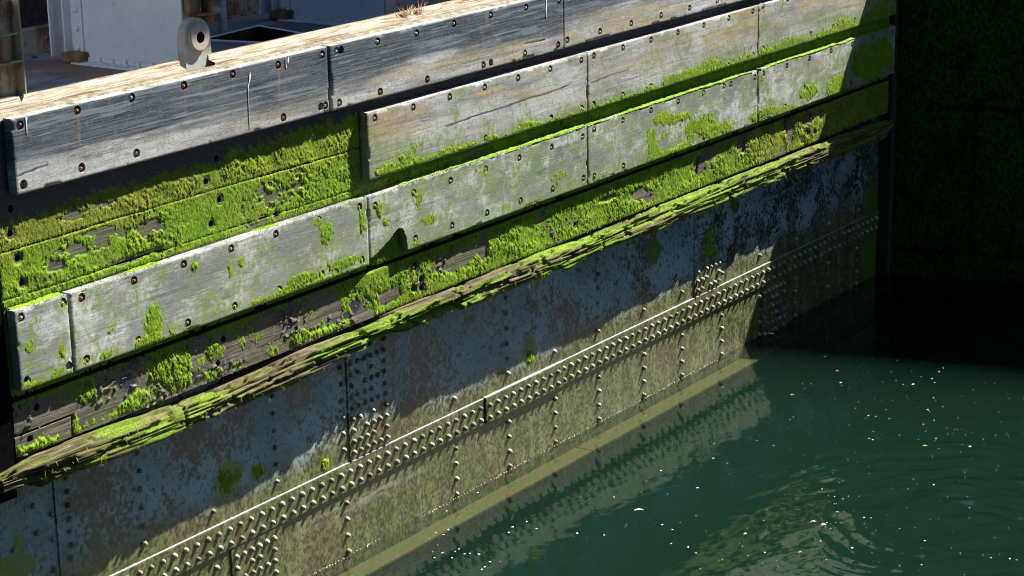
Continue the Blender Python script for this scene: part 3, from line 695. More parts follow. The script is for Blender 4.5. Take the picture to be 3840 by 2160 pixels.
# row B
B1 = plank(12.975, 16.163, 3.142, 3.68, g51(13.07, 7, 3.625, 0.5)+g51(13.07, 7, 3.187, 0.5), filmed(rowB(1, 0.75), densB(0), 4), bolts='g', th=0.079, seed=5, crack=[(13.95, 3.395, 15.90, 3.43)],
      label='brown grey plank with a long crack and moss along its foot')
B2 = plank(16.182, 19.402, 3.142, 3.68, g51(16.28, 7, 3.635, 0.502)+g51(16.27, 7, 3.190, 0.505), filmed(rowB(2, 0.5), densB(0), 5), bolts='g', th=0.079, seed=6, crack=[(16.2, 3.40, 16.9, 3.42)])
B3 = plank(19.417, 22.74, 3.142, 3.68, g51(19.51, 7, 3.66, 0.535)+g51(19.52, 6, 3.22, 0.535), filmed(rowB(3, 0.8), densB(0), 6), bolts='g', th=0.079, seed=7)
# row C
C0 = plank(9.222, 9.690, 2.462, 3.012, [(9.25+.02, 2.96), (9.65, 2.965), (9.275, 2.52), (9.655, 2.52)], filmed(rowC(1, 0.9), densC, 7), bolts='g', empties={(9.275, 2.52), (9.655, 2.52)}, th=0.079, seed=8,
      label='short grey plank with smears of green at the near end')
C1 = plank(9.718, 12.928, 2.462, 3.012, g51(9.82, 7, 2.958, 0.502)+g51(9.82, 7, 2.522, 0.503), filmed(rowC(2, 0.8), densC, 8), bolts='rrrgrrgrrgggrg', th=0.079, seed=9)
def broken(X, Z):
    d = 0.012*(fbm(X*20, Z*20, 3, 7)-0.5)
    top = np.interp(X, [12.9, 12.96, 13.17, 13.32, 13.385, 13.43, 13.44, 13.45], [2.50, 2.512, 2.60, 2.69, 2.665, 2.58, 2.48, 2.40])+d
    return (Z < top) & (X < 13.445)
C2 = plank(12.950, 16.150, 2.462, 3.012, g51(13.03, 7, 2.925, 0.508)+g51(13.54, 6, 2.54, 0.509), filmed(rowC(3, 0.85), densC, 9), bolts='g', th=0.079, seed=10, cut=broken, crack=[(12.98, 2.73, 13.5, 2.75)],
      label='grey plank with its lower near corner broken away')
C3 = plank(16.172, 19.408, 2.462, 3.012, [(16.27, 2.96), (16.77, 2.955), (17.28, 2.96), (17.79, 2.96), (18.29, 2.96), (18.70, 2.965), (18.84, 2.96), (19.35, 2.95)]+g51(16.27, 7, 2.52, 0.507), filmed(rowC(4, 0.8), densC, 10), bolts='g', th=0.079, seed=11,
      label='grey plank with a large ragged patch of moss')
C4 = plank(19.425, 22.74, 2.462, 3.012, g51(19.53, 7, 2.96, 0.52)+g51(19.50, 7, 2.525, 0.525), filmed(rowC(5, 0.7), densC, 11), bolts='r', th=0.079, seed=12)

# --- backing timbers behind the rows
BARE = [(10.04, 3.30, .20, .055), (11.86, 3.21, .16, .085), (10.62, 3.28, .09, .07), (9.69, 3.23, .07, .05), (12.2, 3.29, .05, .06), (11.75, 3.06, .12, .03), (10.5, 3.09, .25, .02), (9.95, 3.52, .2, .03)]
def backA(dark, green):
    def f(X, Z):
        R = dark(X, Z); G = green(X, Z)
        return np.stack([np.clip(R, 0, 1), np.clip(G, 0, 1), WH(X), WH(X)], -1)
    return f
def back_h(seed, seams=()):
    def f(X, Z):
        h = 0.004*(fbm(X*1.5, Z*16, 2, 600+seed)-0.5)+0.010*(fbm(X*2, Z*4, 3, 610+seed)-0.5)
        h = h-0.003*ss(0.55, 0.75, fbm(X*2, Z*22, 2, 620+seed))
        for zz in seams: h = h-0.022*ss(0.007, 0.002, np.abs(Z-zz-0.006*np.sin(X*1.3)))
        return h
    return f
holesAC = [(11.31, 3.63), (11.19, 3.48), (11.32, 3.32), (9.33, 3.67), (9.31, 3.51), (9.36, 3.33), (9.38, 3.16), (11.22, 3.16), (11.94, 3.08)]
HOLE_D = 0.06
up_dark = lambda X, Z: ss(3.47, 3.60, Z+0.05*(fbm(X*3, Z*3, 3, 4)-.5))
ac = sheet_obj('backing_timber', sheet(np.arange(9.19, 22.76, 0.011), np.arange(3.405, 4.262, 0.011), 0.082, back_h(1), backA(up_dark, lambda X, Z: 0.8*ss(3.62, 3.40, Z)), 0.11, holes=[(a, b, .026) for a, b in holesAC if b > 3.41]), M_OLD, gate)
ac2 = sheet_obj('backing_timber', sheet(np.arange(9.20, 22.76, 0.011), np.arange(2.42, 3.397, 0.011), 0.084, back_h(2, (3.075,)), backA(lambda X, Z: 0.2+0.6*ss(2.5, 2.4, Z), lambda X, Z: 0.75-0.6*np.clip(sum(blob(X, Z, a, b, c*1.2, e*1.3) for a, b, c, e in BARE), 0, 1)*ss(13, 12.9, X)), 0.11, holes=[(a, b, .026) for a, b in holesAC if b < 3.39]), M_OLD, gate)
holesD = [(11.27, 2.27), (11.20, 2.10), (9.41, 2.285), (9.33, 2.085), (13.59, 2.10), (13.70, 2.145), (13.70, 2.075), (16.05, 2.11), (20.70, 2.13), (20.87, 2.10), (13.62, 2.29), (20.77, 2.30), (18.3, 2.2)]
wetD = [(12.77, 2.13, .16, .10), (10.26, 2.23, .12, .07), (12.81, 2.2, .2, .06), (10.9, 2.08, .12, .03)]
def Dattr(X, Z):
    B = WH(X)
    for a, b, c, d in wetD: B = np.maximum(B, 0.9*ss(0.3, 0.7, blob(X, Z, a, b, c, d)+0.4*(fbm(X*14, Z*14, 3, 3)-.5)))
    return np.stack([0.15+0.35*ss(2.30, 2.37, Z), 0.28*ss(0.45, 0.65, fbm(X*4, Z*4, 4, 77)), B, WH(X)], -1)
def D_h(X, Z):
    h = back_h(3)(X, Z)+0.012*(fbm(X*5, Z*9, 3, 640)-0.5)
    h = h+0.016*ss(0.60, 0.75, fbm(X*30, Z*34, 3, 645))*ss(0.45, 0.6, fbm(X*2.5, Z*4, 3, 646))      # crusty growth
    h = h-0.03*ss(0.008, 0.002, np.abs(Z-2.135-0.01*(X-9.4)))*ss(9.75, 9.70, X)-0.03*ss(0.012, 0.004, np.abs(X-9.72))*ss(2.14, 2.12, Z)
    h = h-0.05*ss(0.018, 0.005, np.hypot((X-20.2)*0.5, 0))*ss(2.1, 2.2, Z)
    for xx in (13.60, 18.30, 19.25): h = h-0.06*ss(0.03, 0.01, np.abs(X-xx-0.3*(Z-2.2)))*ss(2.05, 2.15, Z)*ss(2.33, 2.27, Z)*ss(0.35, 0.5, fbm(X*30, Z*12, 2, 5))
    return h
dd = sheet_obj('backing_timber', sheet(np.arange(9.20, 22.76, 0.010), np.arange(1.985, 2.375, 0.010), 0.080, D_h, Dattr, 0.11, holes=[(a, b, .027) for a, b in holesD]), M_OLD, gate)
dd['label'] = 'lower timber, bare brown and wet at the near end, mossy beyond'
HOLE_D = 0.030
# end post, its shade put into the black colour
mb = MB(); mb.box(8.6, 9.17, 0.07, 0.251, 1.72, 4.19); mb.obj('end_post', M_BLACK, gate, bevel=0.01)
mb = MB(); mb.box(22.80, 23.09, 0.05, 0.6, -1.0, 4.25); mb.obj('heel_post', m_plain('heel_steel', (0.028, 0.032, 0.032), (0.014, 0.016, 0.016), 8, .9), gate, bevel=0.006)

# --- moss
def densAC(X, Z):
    d = 0.88-1.1*ss(3.46, 3.78, Z-0.08*ss(10.6, 12.8, X))
    for a, b, c, e in BARE: d = d-2.6*blob(X, Z, a, b, c*1.25, e*1.2)*ss(0.36, 0.60, fbm(X*9, Z*14, 4, 44, .65))
    for a, b in holesAC: d = d-1.6*ss(0.05, 0.03, np.hypot(X-a, Z-b))
    d = d-0.9*ss(0.012, 0.003, np.abs(Z-3.40-0.006*np.sin(X*1.3)))-0.5*ss(0.010, 0.003, np.abs(Z-3.08))
    return d
moss_sheet('moss', 9.19, 12.96, 3.02, 3.76, 0.082, densAC, ac, yellow=lambda X, Z: 0.65*ss(3.30, 3.50, Z+0.25*(fbm(X*2.5, Z*2, 3, 15)-.5)), dry=lambda X, Z: 1.1*ss(3.34, 3.46, Z+0.2*(fbm(X*3, Z*2, 3, 16)-.5))*ss(11.9, 10.4, X+2*(fbm(X*5, Z*9, 3, 6)-.5))+0.25, seed=1, height=0.030, strands=.7)
moss_sheet('moss', 12.96, 22.74, 3.00, 3.16, 0.084, lambda X, Z: 0.55+0.1*ss(16, 17, X), ac2, seed=2, height=0.02, strands=.7)
moss_sheet('moss', 12.94, 13.47, 2.42, 2.76, 0.084, lambda X, Z: 0.95-0.9*ss(2.55, 2.68, Z), ac2, seed=3, height=0.035)
mossb = moss_sheet('moss', 9.21, 22.74, 2.40, 2.47, 0.084, lambda X, Z: 0.45+0*X, ac2, seed=23, height=0.012, strands=.3)
for o, a, b, sd_ in ((B1, 12.985, 16.15, 4), (B2, 16.19, 19.39, 5), (B3, 19.43, 22.72, 6)):
    moss_sheet('moss', a, b, 3.146, 3.52, 0.001, densB(0), o, seed=sd_, height=0.012, strands=1.0, yellow=lambda X, Z: 0.35+0*X)
for o, a, b, sd_ in ((C0, 9.232, 9.68, 7), (C1, 9.73, 12.92, 8), (C2, 12.96, 16.14, 9), (C3, 16.182, 19.40, 10), (C4, 19.435, 22.72, 11)):
    ck = o is C2
    moss_sheet('moss', a, b, 2.466, 3.008, 0.001, (lambda X, Z: densC(X, Z)-3*broken(X, Z-0.01)) if ck else densC, o, seed=sd_, height=0.013, strands=1.0, yellow=lambda X, Z: 0.3+0*X)
# moss along the lit top of row C: a strip lying on the ledge between plank and backing
def top_moss(x0, x1, parent, seed):
    rng = np.random.default_rng(seed); parts = []
    xs = np.arange(x0, x1, 0.012); ys = np.linspace(-0.004, 0.082, 9); X, Y = np.meshgrid(xs, ys, indexing='ij')
    w = ss(0.38, 0.66, fbm(X*2.2, Y*3, 4, seed)-0.10+0.26*ss(12.5, 13.5, X)-0.12*ss(0.03, 0.0, Y)*ss(14, 12, X))*ss(0.0, 0.05, Y-0.025+0.05*ss(13.2, 17, X)+0.05*(fbm(X*9, Y*20, 3, seed+3)-.4))
    Hh = 3.0125+w*(0.004+0.020*fbm(X*40, Y*50, 3, seed+1))-0.004*(w < 0.1)
    V = np.stack([X, Y, Hh], -1).reshape(-1, 3); nz = len(ys); I = np.arange(len(xs))[:, None]*nz+np.arange(nz)[None, :]
    F = np.stack([I[:-1, :-1], I[1:, :-1], I[1:, 1:], I[:-1, 1:]], -1).reshape(-1, 4)
    A = np.stack([0.3+0*X, WH(X), w, WH(X)+1], -1).reshape(-1, 4)
    parts.append(compact(V, F[(w.reshape(-1)[F].max(1) > 0.05)], {'mask': A}))
    n = int((x1-x0)*420); bx = rng.uniform(x0, x1, n); wv = ss(0.35, 0.66, fbm(bx*2.2, bx*0+0.1, 4, seed)+0.16*ss(12.5, 13.5, bx)); kp = rng.random(n) < (0.25+0.75*wv)*(0.4+0.6*ss(12.4, 14, bx)); bx = bx[kp]; n = len(bx)
    by = np.where(rng.random(n) < .5, rng.uniform(-0.002, 0.02, n), rng.uniform(0.0, 0.08, n)); L = rng.uniform(0.012, 0.04, n); wd = 0.006; up_ = rng.uniform(-0.6, 0.5, n)*L
    P0 = np.stack([bx-wd/2, by, np.full(n, 3.012)], -1); P1 = P0+np.array([wd, 0, 0]); P2 = np.stack([bx+wd*0.3-L*0.3, by-L*0.35, 3.02+up_*0.5], -1); P3 = P2-np.array([wd*0.6, 0, 0])
    a = np.arange(n); V = np.concatenate([P0, P1, P2, P3]); F = np.stack([a, a+n, a+2*n, a+3*n], -1)
    parts.append((V, F, {'mask': np.tile([0.3, 0, 1, 1], (4*n, 1)).astype(float)}))
    V, F, A = merge(parts); o = link('moss', np_mesh('moss', V, F, A), M_MOSS, parent); o['kind'] = 'stuff'
for o, a, b, s_ in ((C0, 9.23, 9.68, 31), (C1, 9.73, 12.92, 32), (C2, 12.96, 16.14, 33), (C3, 16.18, 19.40, 34), (C4, 19.43, 22.72, 35)): top_moss(a, b, o, s_)
DM = [(11.18, 2.16, 0.6, 0.5, 0)]
def densD(X, Z):
    d = 0.10+0.66*ss(12.85, 13.15, X+0.5*(Z-2.15))
    for a, b, c, e, q in [(10.72, 2.22, .17, .13, 1.1), (9.83, 2.26, .15, .06, .55), (10.33, 2.06, .22, .05, .85), (11.0, 2.05, .2, .04, .4), (12.14, 2.08, .12, .05, .6), (11.15, 2.2, .08, .08, .45), (9.6, 2.36, .5, .02, .6), (11.6, 2.355, 1.2, .02, .5),
                          (9.35, 2.03, .15, .05, .6), (9.75, 2.06, .03, .06, .7), (12.5, 2.03, .3, .03, .6), (12.9, 2.33, .25, .04, .5), (10.0, 2.02, .6, .02, .3)]: d = d+q*blob(X, Z, a, b, c, e)
    for a, b, c, e in [(14.20, 2.21, .26, .085), (14.6, 2.23, .05, .1), (13.28, 2.11, .12, .06), (17.16, 2.17, .12, .06), (17.35, 2.10, .07, .05), (16.6, 2.24, .12, .03), (19.23, 2.29, .10, .09), (18.35, 2.22, .10, .10), (20.72, 2.28, .12, .05), (20.2, 2.3, .1, .06), (18.6, 2.3, .1, .06), (15.5, 2.3, .05, .05), (20.3, 2.18, .06, .1)]:
        d = d-1.6*blob(X, Z, a, b, c, e)
    d = d-0.25*ss(17.5, 20, X)*ss(0.5, 0.6, fbm(X*7, Z*9, 3, 99))
    for a, b in holesD: d = d-1.6*ss(0.05, 0.03, np.hypot(X-a, Z-b))
    return d
moss_sheet('moss', 9.21, 22.74, 1.99, 2.372, 0.076, densD, dd, seed=12, height=0.036, yellow=lambda X, Z: 0.15+0.5*ss(18.5, 20, X), dry=lambda X, Z: 0.15+0.7*ss(18, 20, X)*ss(.45, .6, fbm(X*6, Z*6, 3, 8)))
# tufts on the plating
moss_sheet('moss', 18.5, 18.95, 0.98, 1.62, 0.186, lambda X, Z: 0.9*blob(X, Z, 18.72, 1.30, .15, .25), gate, seed=13, height=0.012, strands=.3, thr=.4)
moss_sheet('moss', 15.25, 15.65, 0.85, 1.15, 0.199, lambda X, Z: 0.9*blob(X, Z, 15.46, 0.95, .07, .05)+.4*blob(X, Z, 15.42, 1.05, .13, .09), gate, seed=14, height=0.025, thr=.35)
moss_sheet('moss', 12.40, 12.62, 0.81, 0.95, 0.199, lambda X, Z: 0.8*blob(X, Z, 12.51, 0.87, .05, .05), gate, seed=15, height=0.03, thr=.35)
moss_sheet('moss', 11.1, 11.9, 0.9, 1.35, 0.197, lambda X, Z: 0.85*np.maximum(blob(X, Z, 11.38, 1.11, .19, .14), blob(X, Z, 11.7, 1.06, .10, .09)), gate, seed=16, height=0.010, strands=.2, thr=.42, yellow=lambda X, Z: .8+0*X, dry=lambda X, Z: .3+0*X)

# --- the rotten bottom timber
def rotten():
    xs = np.arange(8.95, 22.72, 0.0125); ss_ = np.linspace(0, 1, 58)
    X, U = np.meshgrid(xs, ss_, indexing='ij')
    th = math.radians(100)-U*math.radians(235)          # from the top back round the front to the bottom back
    cz = 1.880+0.025*ss(10.6, 9.4, X)+0.030*(fbm(X*0.5, X*0, 3, 700)-0.5)*2; ry = 0.235+0.045*ss(12.6, 10.8, X)+0.05*(fbm(X*0.9, X*0+3, 3, 702)-0.5); rz = 0.118+0.030*(fbm(X*1.1, X*0+9, 3, 703)-0.5)-0.012*ss(12, 10, X)
    c = np.cos(th); s = np.sin(th)
    k = 1/(np.abs(c)**5+np.abs(s)**5)**(1/5)
    g = fbm(X*0.35, U*26+0.2*fbm(X*2, U*3, 2, 5), 4, 710, 0.6); g2 = fbm(X*1.4, U*60, 3, 720, 0.6); big = fbm(X*1.4, U*4.5, 4, 730); chunk = fbm(X*7, U*9, 3, 740)
    r1 = np.abs(fbm(X*0.28, U*24+0.3*fbm(X*1.5, U*2, 2, 6), 3, 760)-0.5); r2 = np.abs(fbm(X*0.6, U*34, 3, 765)-0.5)
    d = 0.045*(g-0.5)+0.022*(g2-0.5)+0.045*(big-0.5)-0.028*ss(0.60, 0.70, chunk)-0.060*ss(0.05, 0.008, r1)-0.032*ss(0.05, 0.008, r2)
    gap = ss(0.018, 0.004, np.abs(X-14.05))+ss(0.012, 0.003, np.abs(X-16.28))+ss(0.010, 0.003, np.abs(X-10.62)); d = d-0.06*gap
    # hollow, eaten-out length before the joint
    hol = ss(12.7, 13.0, X)*ss(14.05, 14.0, X)*ss(0.36, 0.42, U)*ss(0.62, 0.55, U); d = d-0.12*hol*(0.6+0.8*chunk)
    hol2 = ss(11.9, 12.1, X)*ss(13.4, 13.1, X)*ss(0.55, 0.60, U)*ss(0.76, 0.70, U); d = d-0.06*hol2
    end = ss(8.95, 9.35, X)*ss(22.72, 22.3, X); d = d-0.06*(1-end)
    y = 0.155-(ry+d)*k*c; y = np.minimum(y, 0.215); z = cz+(rz+d*0.8)*k*s+0.0
    z = z-0.36*np.clip(y+0.06, 0, 1)*ss(0.42, 0.30, U)
    m = ss(0.42, 0.62, fbm(X*2.2, U*9, 5, 750)+0.14*ss(14.0, 17, X)+0.02)
    m = np.maximum(m, 0.95*blob(X, U, 10.4, .42, .6, .25)*ss(.3, .5, fbm(X*6, U*20, 3, 4))); m = m*(1-0.5*ss(19, 20.5, X))*(0.35+0.65*ss(9.3, 9.8, X))
    A = np.stack([np.clip(m, 0, 1), WH(X), WH(X), WH(X)], -1)
    V = np.stack([X, y, z], -1).reshape(-1, 3); nz = len(ss_); I = np.arange(len(xs))[:, None]*nz+np.arange(nz)[None, :]
    F = np.stack([I[:-1, :-1], I[:-1, 1:], I[1:, 1:], I[1:, :-1]], -1).reshape(-1, 4)[:, ::-1]
    o = link('rotten_timber', np_mesh('rotten_timber', V, F, {'mask': A.reshape(-1, 4)}), M_ROT, gate)
    # hanging shreds of moss and wood fibre
    rng = np.random.default_rng(5); n = 2600; idx = rng.integers(0, X.size, n); kk = (U.ravel()[idx] > 0.18) & (U.ravel()[idx] < 0.9) & (rng.random(n) < 0.15+m.ravel()[idx]); idx = idx[kk]; n = len(idx)
    P = V[idx]; L = rng.uniform(0.010, 0.045, n)*(rng.random(n)**3+0.3)*(0.4+1.2*ss(.4, .6, fbm(P[:, 0]*3, P[:, 0]*0, 3, 31))); wd = rng.uniform(0.003, 0.006, n); o1 = rng.uniform(0.0, 0.02, n)
    z0 = np.zeros(n)
    P0 = P+np.stack([-wd/2, z0, z0], -1); P1 = P+np.stack([wd/2, z0, z0], -1); P2 = P+np.stack([wd*.1-L*.1, -o1-0.006, -L], -1); P3 = P+np.stack([-wd*.1-L*.1, -o1-0.006, -L], -1)
    a = np.arange(n); F = np.stack([a, a+n, a+2*n, a+3*n], -1); V2 = np.concatenate([P0, P1, P2, P3])
    q = link('moss_shreds', np_mesh('moss_shreds', V2, F, {'mask': np.tile([0.45, 0.4, 1, 1], (4*n, 1)).astype(float)}), M_MOSS, o); q['kind'] = 'stuff'
    return o
rot = rotten()
mb = MB()
pr = [(13.05, 0.02, 1.99), (13.3, 0.015, 1.995), (13.6, 0.0, 2.0), (13.85, -0.01, 1.99), (14.03, -0.02, 1.995)]
mb.tube(pr, [0.008, 0.013, 0.016, 0.017, 0.018], 8); mb.obj('loose_splinter', M_ROT, rot, smooth=True)

# --- deck
mb = MB(); mb.box(GX0, 23.0, 0.24, 2.3, 4.122, 4.200); mb.obj('deck_plate', M_DECK, gate)
# yellowish timber cap and rusted flange along the front edge
def strip_top(name, x0, x1, prof, mat, amp, seed, n=0.02):
    xs = np.arange(x0, x1, n); P = np.array(prof); V = []; k = len(P)
    for i, x in enumerate(xs):
        j = amp*(fbm(np.full(k, x*3), np.arange(k)*3.0, 3, seed)-0.5)*2
        V.append(np.stack([np.full(k, x), P[:, 0], P[:, 1]+j], -1))
    V = np.array(V).reshape(-1, 3); I = np.arange(len(xs))[:, None]*k+np.arange(k)[None, :]
    F = np.stack([I[:-1], np.roll(I, -1, 1)[:-1], np.roll(I, -1, 1)[1:], I[1:]], -1).reshape(-1, 4)
    F = np.concatenate([F, [[0, 1, 2, 3]] if k == 4 else []]) if k == 4 else F
    return link(name, np_mesh(name, V, F, {'mask': np.zeros((len(V), 4))}, False), mat, gate)
M_CAP = m_plain('bleached_edge_timber', (0.27, 0.245, 0.17), (0.12, 0.11, 0.07), 14, 0.85, 0.3, 0.01)
strip_top('edge_timber', 9.0, 22.9, [(0.084, 4.20), (0.084, 4.280), (0.150, 4.286), (0.154, 4.20)], M_CAP, 0.006, 41)
strip_top('rusted_flange', 8.9, 11.14, [(0.158, 4.20), (0.158, 4.300), (0.215, 4.318), (0.219, 4.352), (0.246, 4.356), (0.250, 4.20)], M_LIP, 0.004, 43)
strip_top('rusted_flange', 11.44, 22.9, [(0.158, 4.20), (0.158, 4.300), (0.215, 4.318), (0.219, 4.352), (0.246, 4.356), (0.250, 4.20)], M_LIP, 0.004, 47)
def dome(mb, x, y, z, r, M0, h=0.55):
    mb.lathe([(r, 0), (r*0.85, r*h*0.6), (r*0.5, r*h*0.92), (r*0.1, r*h)], Matrix.Translation((x, y, z)) @ M0, 12)
MX = Matrix.Rotation(math.radians(-90), 4, 'Y')         # +z -> -x
MZ = Matrix.Identity(4); MY = Matrix.Rotation(math.radians(90), 4, 'X')
# bulwark on the far side
mb = MB(); mb.box(8.3, 22.9, 2.10, 2.13, 4.2, 4.385); mb.box(8.3, 22.9, 2.09, 2.19, 4.386, 4.40); bw = mb.obj('bulwark', M_CREAM, gate, bevel=0.003)
mb = MB()
for x in np.arange(9, 22, 0.24): dome(mb, x, 2.098, 4.31, 0.024, MY)
q = mb.obj('bulwark_rivets', M_CREAM, bw, smooth=True); q['kind'] = 'stuff'
mb = MB()
for x in np.arange(9, 22, 0.16): dome(mb, x, 1.98+0.012*math.sin(x*9), 4.2, 0.026, MZ)
q = mb.obj('deck_rivets', M_RUST, gate, smooth=True); q['kind'] = 'stuff'

def bracket():
    """cross bracket that carries the walkway: web plate across the deck, angles at its edges, rivets along its foot"""
    e = bpy.data.objects.new('walkway_bracket', None); COL.objects.link(e); e.parent = gate; e.location = -GL
    def part(mb, name, mat, smooth=False, bev=0.002):
        o = mb.obj(name, mat, None, smooth, bev); o.parent = e; return o
    mb = MB(); mb.prism([(0.46, 4.205), (1.56, 4.205), (1.66, 5.90), (0.42, 5.90)], 0, 0.014)
    R = Matrix(((0, 1, 0, 11.43), (1, 0, 0, 0), (0, 0, 1, 0), (0, 0, 0, 1)))
    V = [R @ Vector(p) for p in mb.v]; m2 = MB(); m2.add(V, mb.f); part(m2, 'web_plate', M_WHITE)
    mb = MB()   # back angle with its long rivets, facing the near side
    mb.box(11.34, 11.428, 1.575, 1.587, 4.25, 5.90); mb.box(11.414, 11.428, 1.46, 1.574, 4.215, 5.90); mb.box(11.28, 11.429, 1.66, 1.674, 4.25, 5.90); mb.box(11.414, 11.428, 1.59, 1.658, 4.25, 5.90)
    part(mb, 'back_angle', M_WHITE)
    for k in range(10):
        mb = MB(); dome(mb, 11.413, 1.515, 4.31+0.145*k, 0.025, MX, 0.7); part(mb, 'rivet', M_WHITE, True, 0)
    mb = MB(); mb.box(11.31, 11.429, 0.50, 1.50, 4.201, 4.214); mb.box(11.414, 11.428, 0.47, 1.45, 4.214, 4.245); part(mb, 'foot_angle', M_WHITE)
    for k in range(7):
        mb = MB(); dome(mb, 11.413, 1.30-0.135*k, 4.232, 0.024, MX, 0.7); part(mb, 'rivet', M_WHITE, True, 0)
        mb = MB(); dome(mb, 11.36, 1.24-0.135*k, 4.214, 0.022, MZ, 0.7); part(mb, 'rivet', M_WHITE, True, 0)
    mb = MB(); mb.box(11.33, 11.46, 1.42, 1.62, 4.201, 4.285); part(mb, 'rust_scab', M_RUST, False, 0.02)
    mb = MB(); mb.box(11.432, 11.56, 0.44, 0.455, 4.206, 5.90)
    mb.prism([(11.562, 4.206), (11.70, 4.206), (11.70, 4.29), (11.655, 4.315), (11.64, 4.345), (11.60, 4.36), (11.575, 4.42), (11.575, 5.90), (11.562, 5.90)], 0.47, 0.480)
    part(mb, 'front_flange', M_LUG)
    mb = MB(); mb.box(11.50, 11.66, 0.30, 0.43, 4.62, 4.632); mb.box(11.52, 11.60, 0.41, 0.43, 4.50, 4.618); mb.box(11.45, 11.56, 0.38, 0.436, 4.634, 5.90); mb.box(11.62, 11.635, 0.32, 0.43, 4.56, 5.90); part(mb, 'rusty_clip', M_RUST, False, 0.003)
    return e
br = bracket(); br['label'] = 'pale grey bracket beside the round lug, with torn rusty front edge'
def copy_tree(o, dx):
    c = o.copy(); COL.objects.link(c); c.location = o.location+Vector((dx, 0, 0))
    for ch in o.children:
        k = ch.copy(); COL.objects.link(k); k.parent = c
    return c
b2 = copy_tree(br, 2.39); b2['label'] = 'pale grey bracket behind the square hatch'
b3 = copy_tree(br, -2.39); b3['label'] = 'rust stained bracket cut by the left edge of the view'
# the nearest bracket shows its rusted cream front flange
mb = MB(); mb.box(9.44, 9.665, 0.275, 0.288, 4.205, 4.98); mb.box(9.652, 9.664, 0.20, 0.274, 4.36, 4.98); mb.box(9.44, 9.66, 0.20, 0.274, 4.58, 4.59); mb.box(9.44, 9.64, 0.21, 0.274, 4.76, 4.77)
o = mb.obj('stiffened_flange', M_CREAM, None, bevel=0.003); o.parent = b3; o.location = (2.39, 0, 0)
mb = MB(); mb.box(11.6, 18.6, -0.80, 1.35, 7.602, 7.65); mb.box(11.6, 18.6, -0.80, -0.76, 7.50, 7.601); mb.box(11.6, 18.6, 1.31, 1.35, 7.50, 7.601)  # unseen walkway, its height and width set to shade the deck
for x in (13.79, 16.2, 18.4): mb.box(x, x+0.1, 0.8, 0.9, 5.86, 7.60)
mb.box(16.2, 16.3, 0.8, 0.9, 4.2, 5.86); mb.box(18.4, 18.5, 0.8, 0.9, 4.2, 5.86); mb.obj('shading_walkway', M_CONC, gate)
for sx in (0,):
    pass
# lug with bush
def lug(cx, y0, y1, z0, zc, rr, ring, hole, parent, mat, flip=False):
    pts = [(cx-rr-0.005, z0), (cx+rr+0.005, z0)]+[(cx+rr*math.cos(a), zc+rr*math.sin(a)) for a in np.linspace(0, math.pi, 18)]
    mb = MB(); mb.prism(pts, y0, y1); o = mb.obj('lifting_lug', mat, parent, bevel=0.006)
    mb = MB(); mb.lathe([(ring*1.12, 0), (ring*1.12, 0.006), (ring*1.10, 0.018)], Matrix.Translation((cx, y0, zc)) @ MY, 28); mb.obj('boss', mat, o, bevel=0.002)
    mb = MB(); n = 32; V = []; F = []
    for r, yy in [(ring, y0-0.016), (ring, y0-0.032), (hole, y0-0.032), (hole, y0-0.01)]:
        for k in range(n): a = 2*math.pi*k/n; V.append((cx+r*math.cos(a), yy, zc+r*math.sin(a)))
    for i in range(3):
        for k in range(n): F.append((i*n+k, i*n+(k+1) % n, (i+1)*n+(k+1) % n, (i+1)*n+k))
    mb.add(V, F); mb.obj('bush_ring', M_RING, o)
    mb = MB(); mb.lathe([(hole*0.995, 0.0), (hole*0.995, 0.004)], Matrix.Translation((cx, y0-0.024, zc)) @ MY, 28); mb.obj('bore_shade', M_BLACK, o)  # black disc put in for the dark inside the hole
    return o
lug(11.345, 0.225, 0.30, 4.20, 4.495, 0.138, 0.092, 0.042, gate, M_LUG)['label'] = 'grey lug with worn pinkish ring at the front deck edge'
l2 = lug(10.95, 2.02, 2.09, 4.38, 4.60, 0.15, 0.12, 0.05, gate, M_LUG); l2['label'] = 'lug with dark ring on the far bulwark'
for ch in l2.children:
    if ch.name.startswith('bush'): ch.data.materials[0] = M_NEARBLACK
# pipe with elbow
mb = MB(); mb.tube([(12.64, 1.16, 4.2), (12.64, 1.16, 4.5), (12.64, 1.16, 4.6)], 0.038, 16); mb.tube([(12.64, 1.16, 4.46), (12.45, 1.22, 4.455), (12.12, 1.32, 4.44)], 0.034, 16)
pp = mb.obj('bent_pipe', M_LUG, gate, smooth=False)
mb = MB(); mb.lathe([(0.085, 0), (0.085, 0.018)], Matrix.Translation((12.64, 1.16, 4.585)), 20); mb.lathe([(0.06, 0.02), (0.06, 0.2)], Matrix.Translation((12.64, 1.16, 4.585)), 20)
D = Vector((-0.33, 0.10, -0.02)).normalized(); Q = D.to_track_quat('Z', 'Y').to_matrix().to_4x4()
mb.lathe([(0.048, 0), (0.048, 0.05)], Matrix.Translation((12.30, 1.265, 4.445)) @ Q, 16); mb.lathe([(0.05, 0), (0.05, 0.07)], Matrix.Translation((12.18, 1.302, 4.44)) @ Q, 16)
mb.obj('pipe_flange', M_LUG, pp)
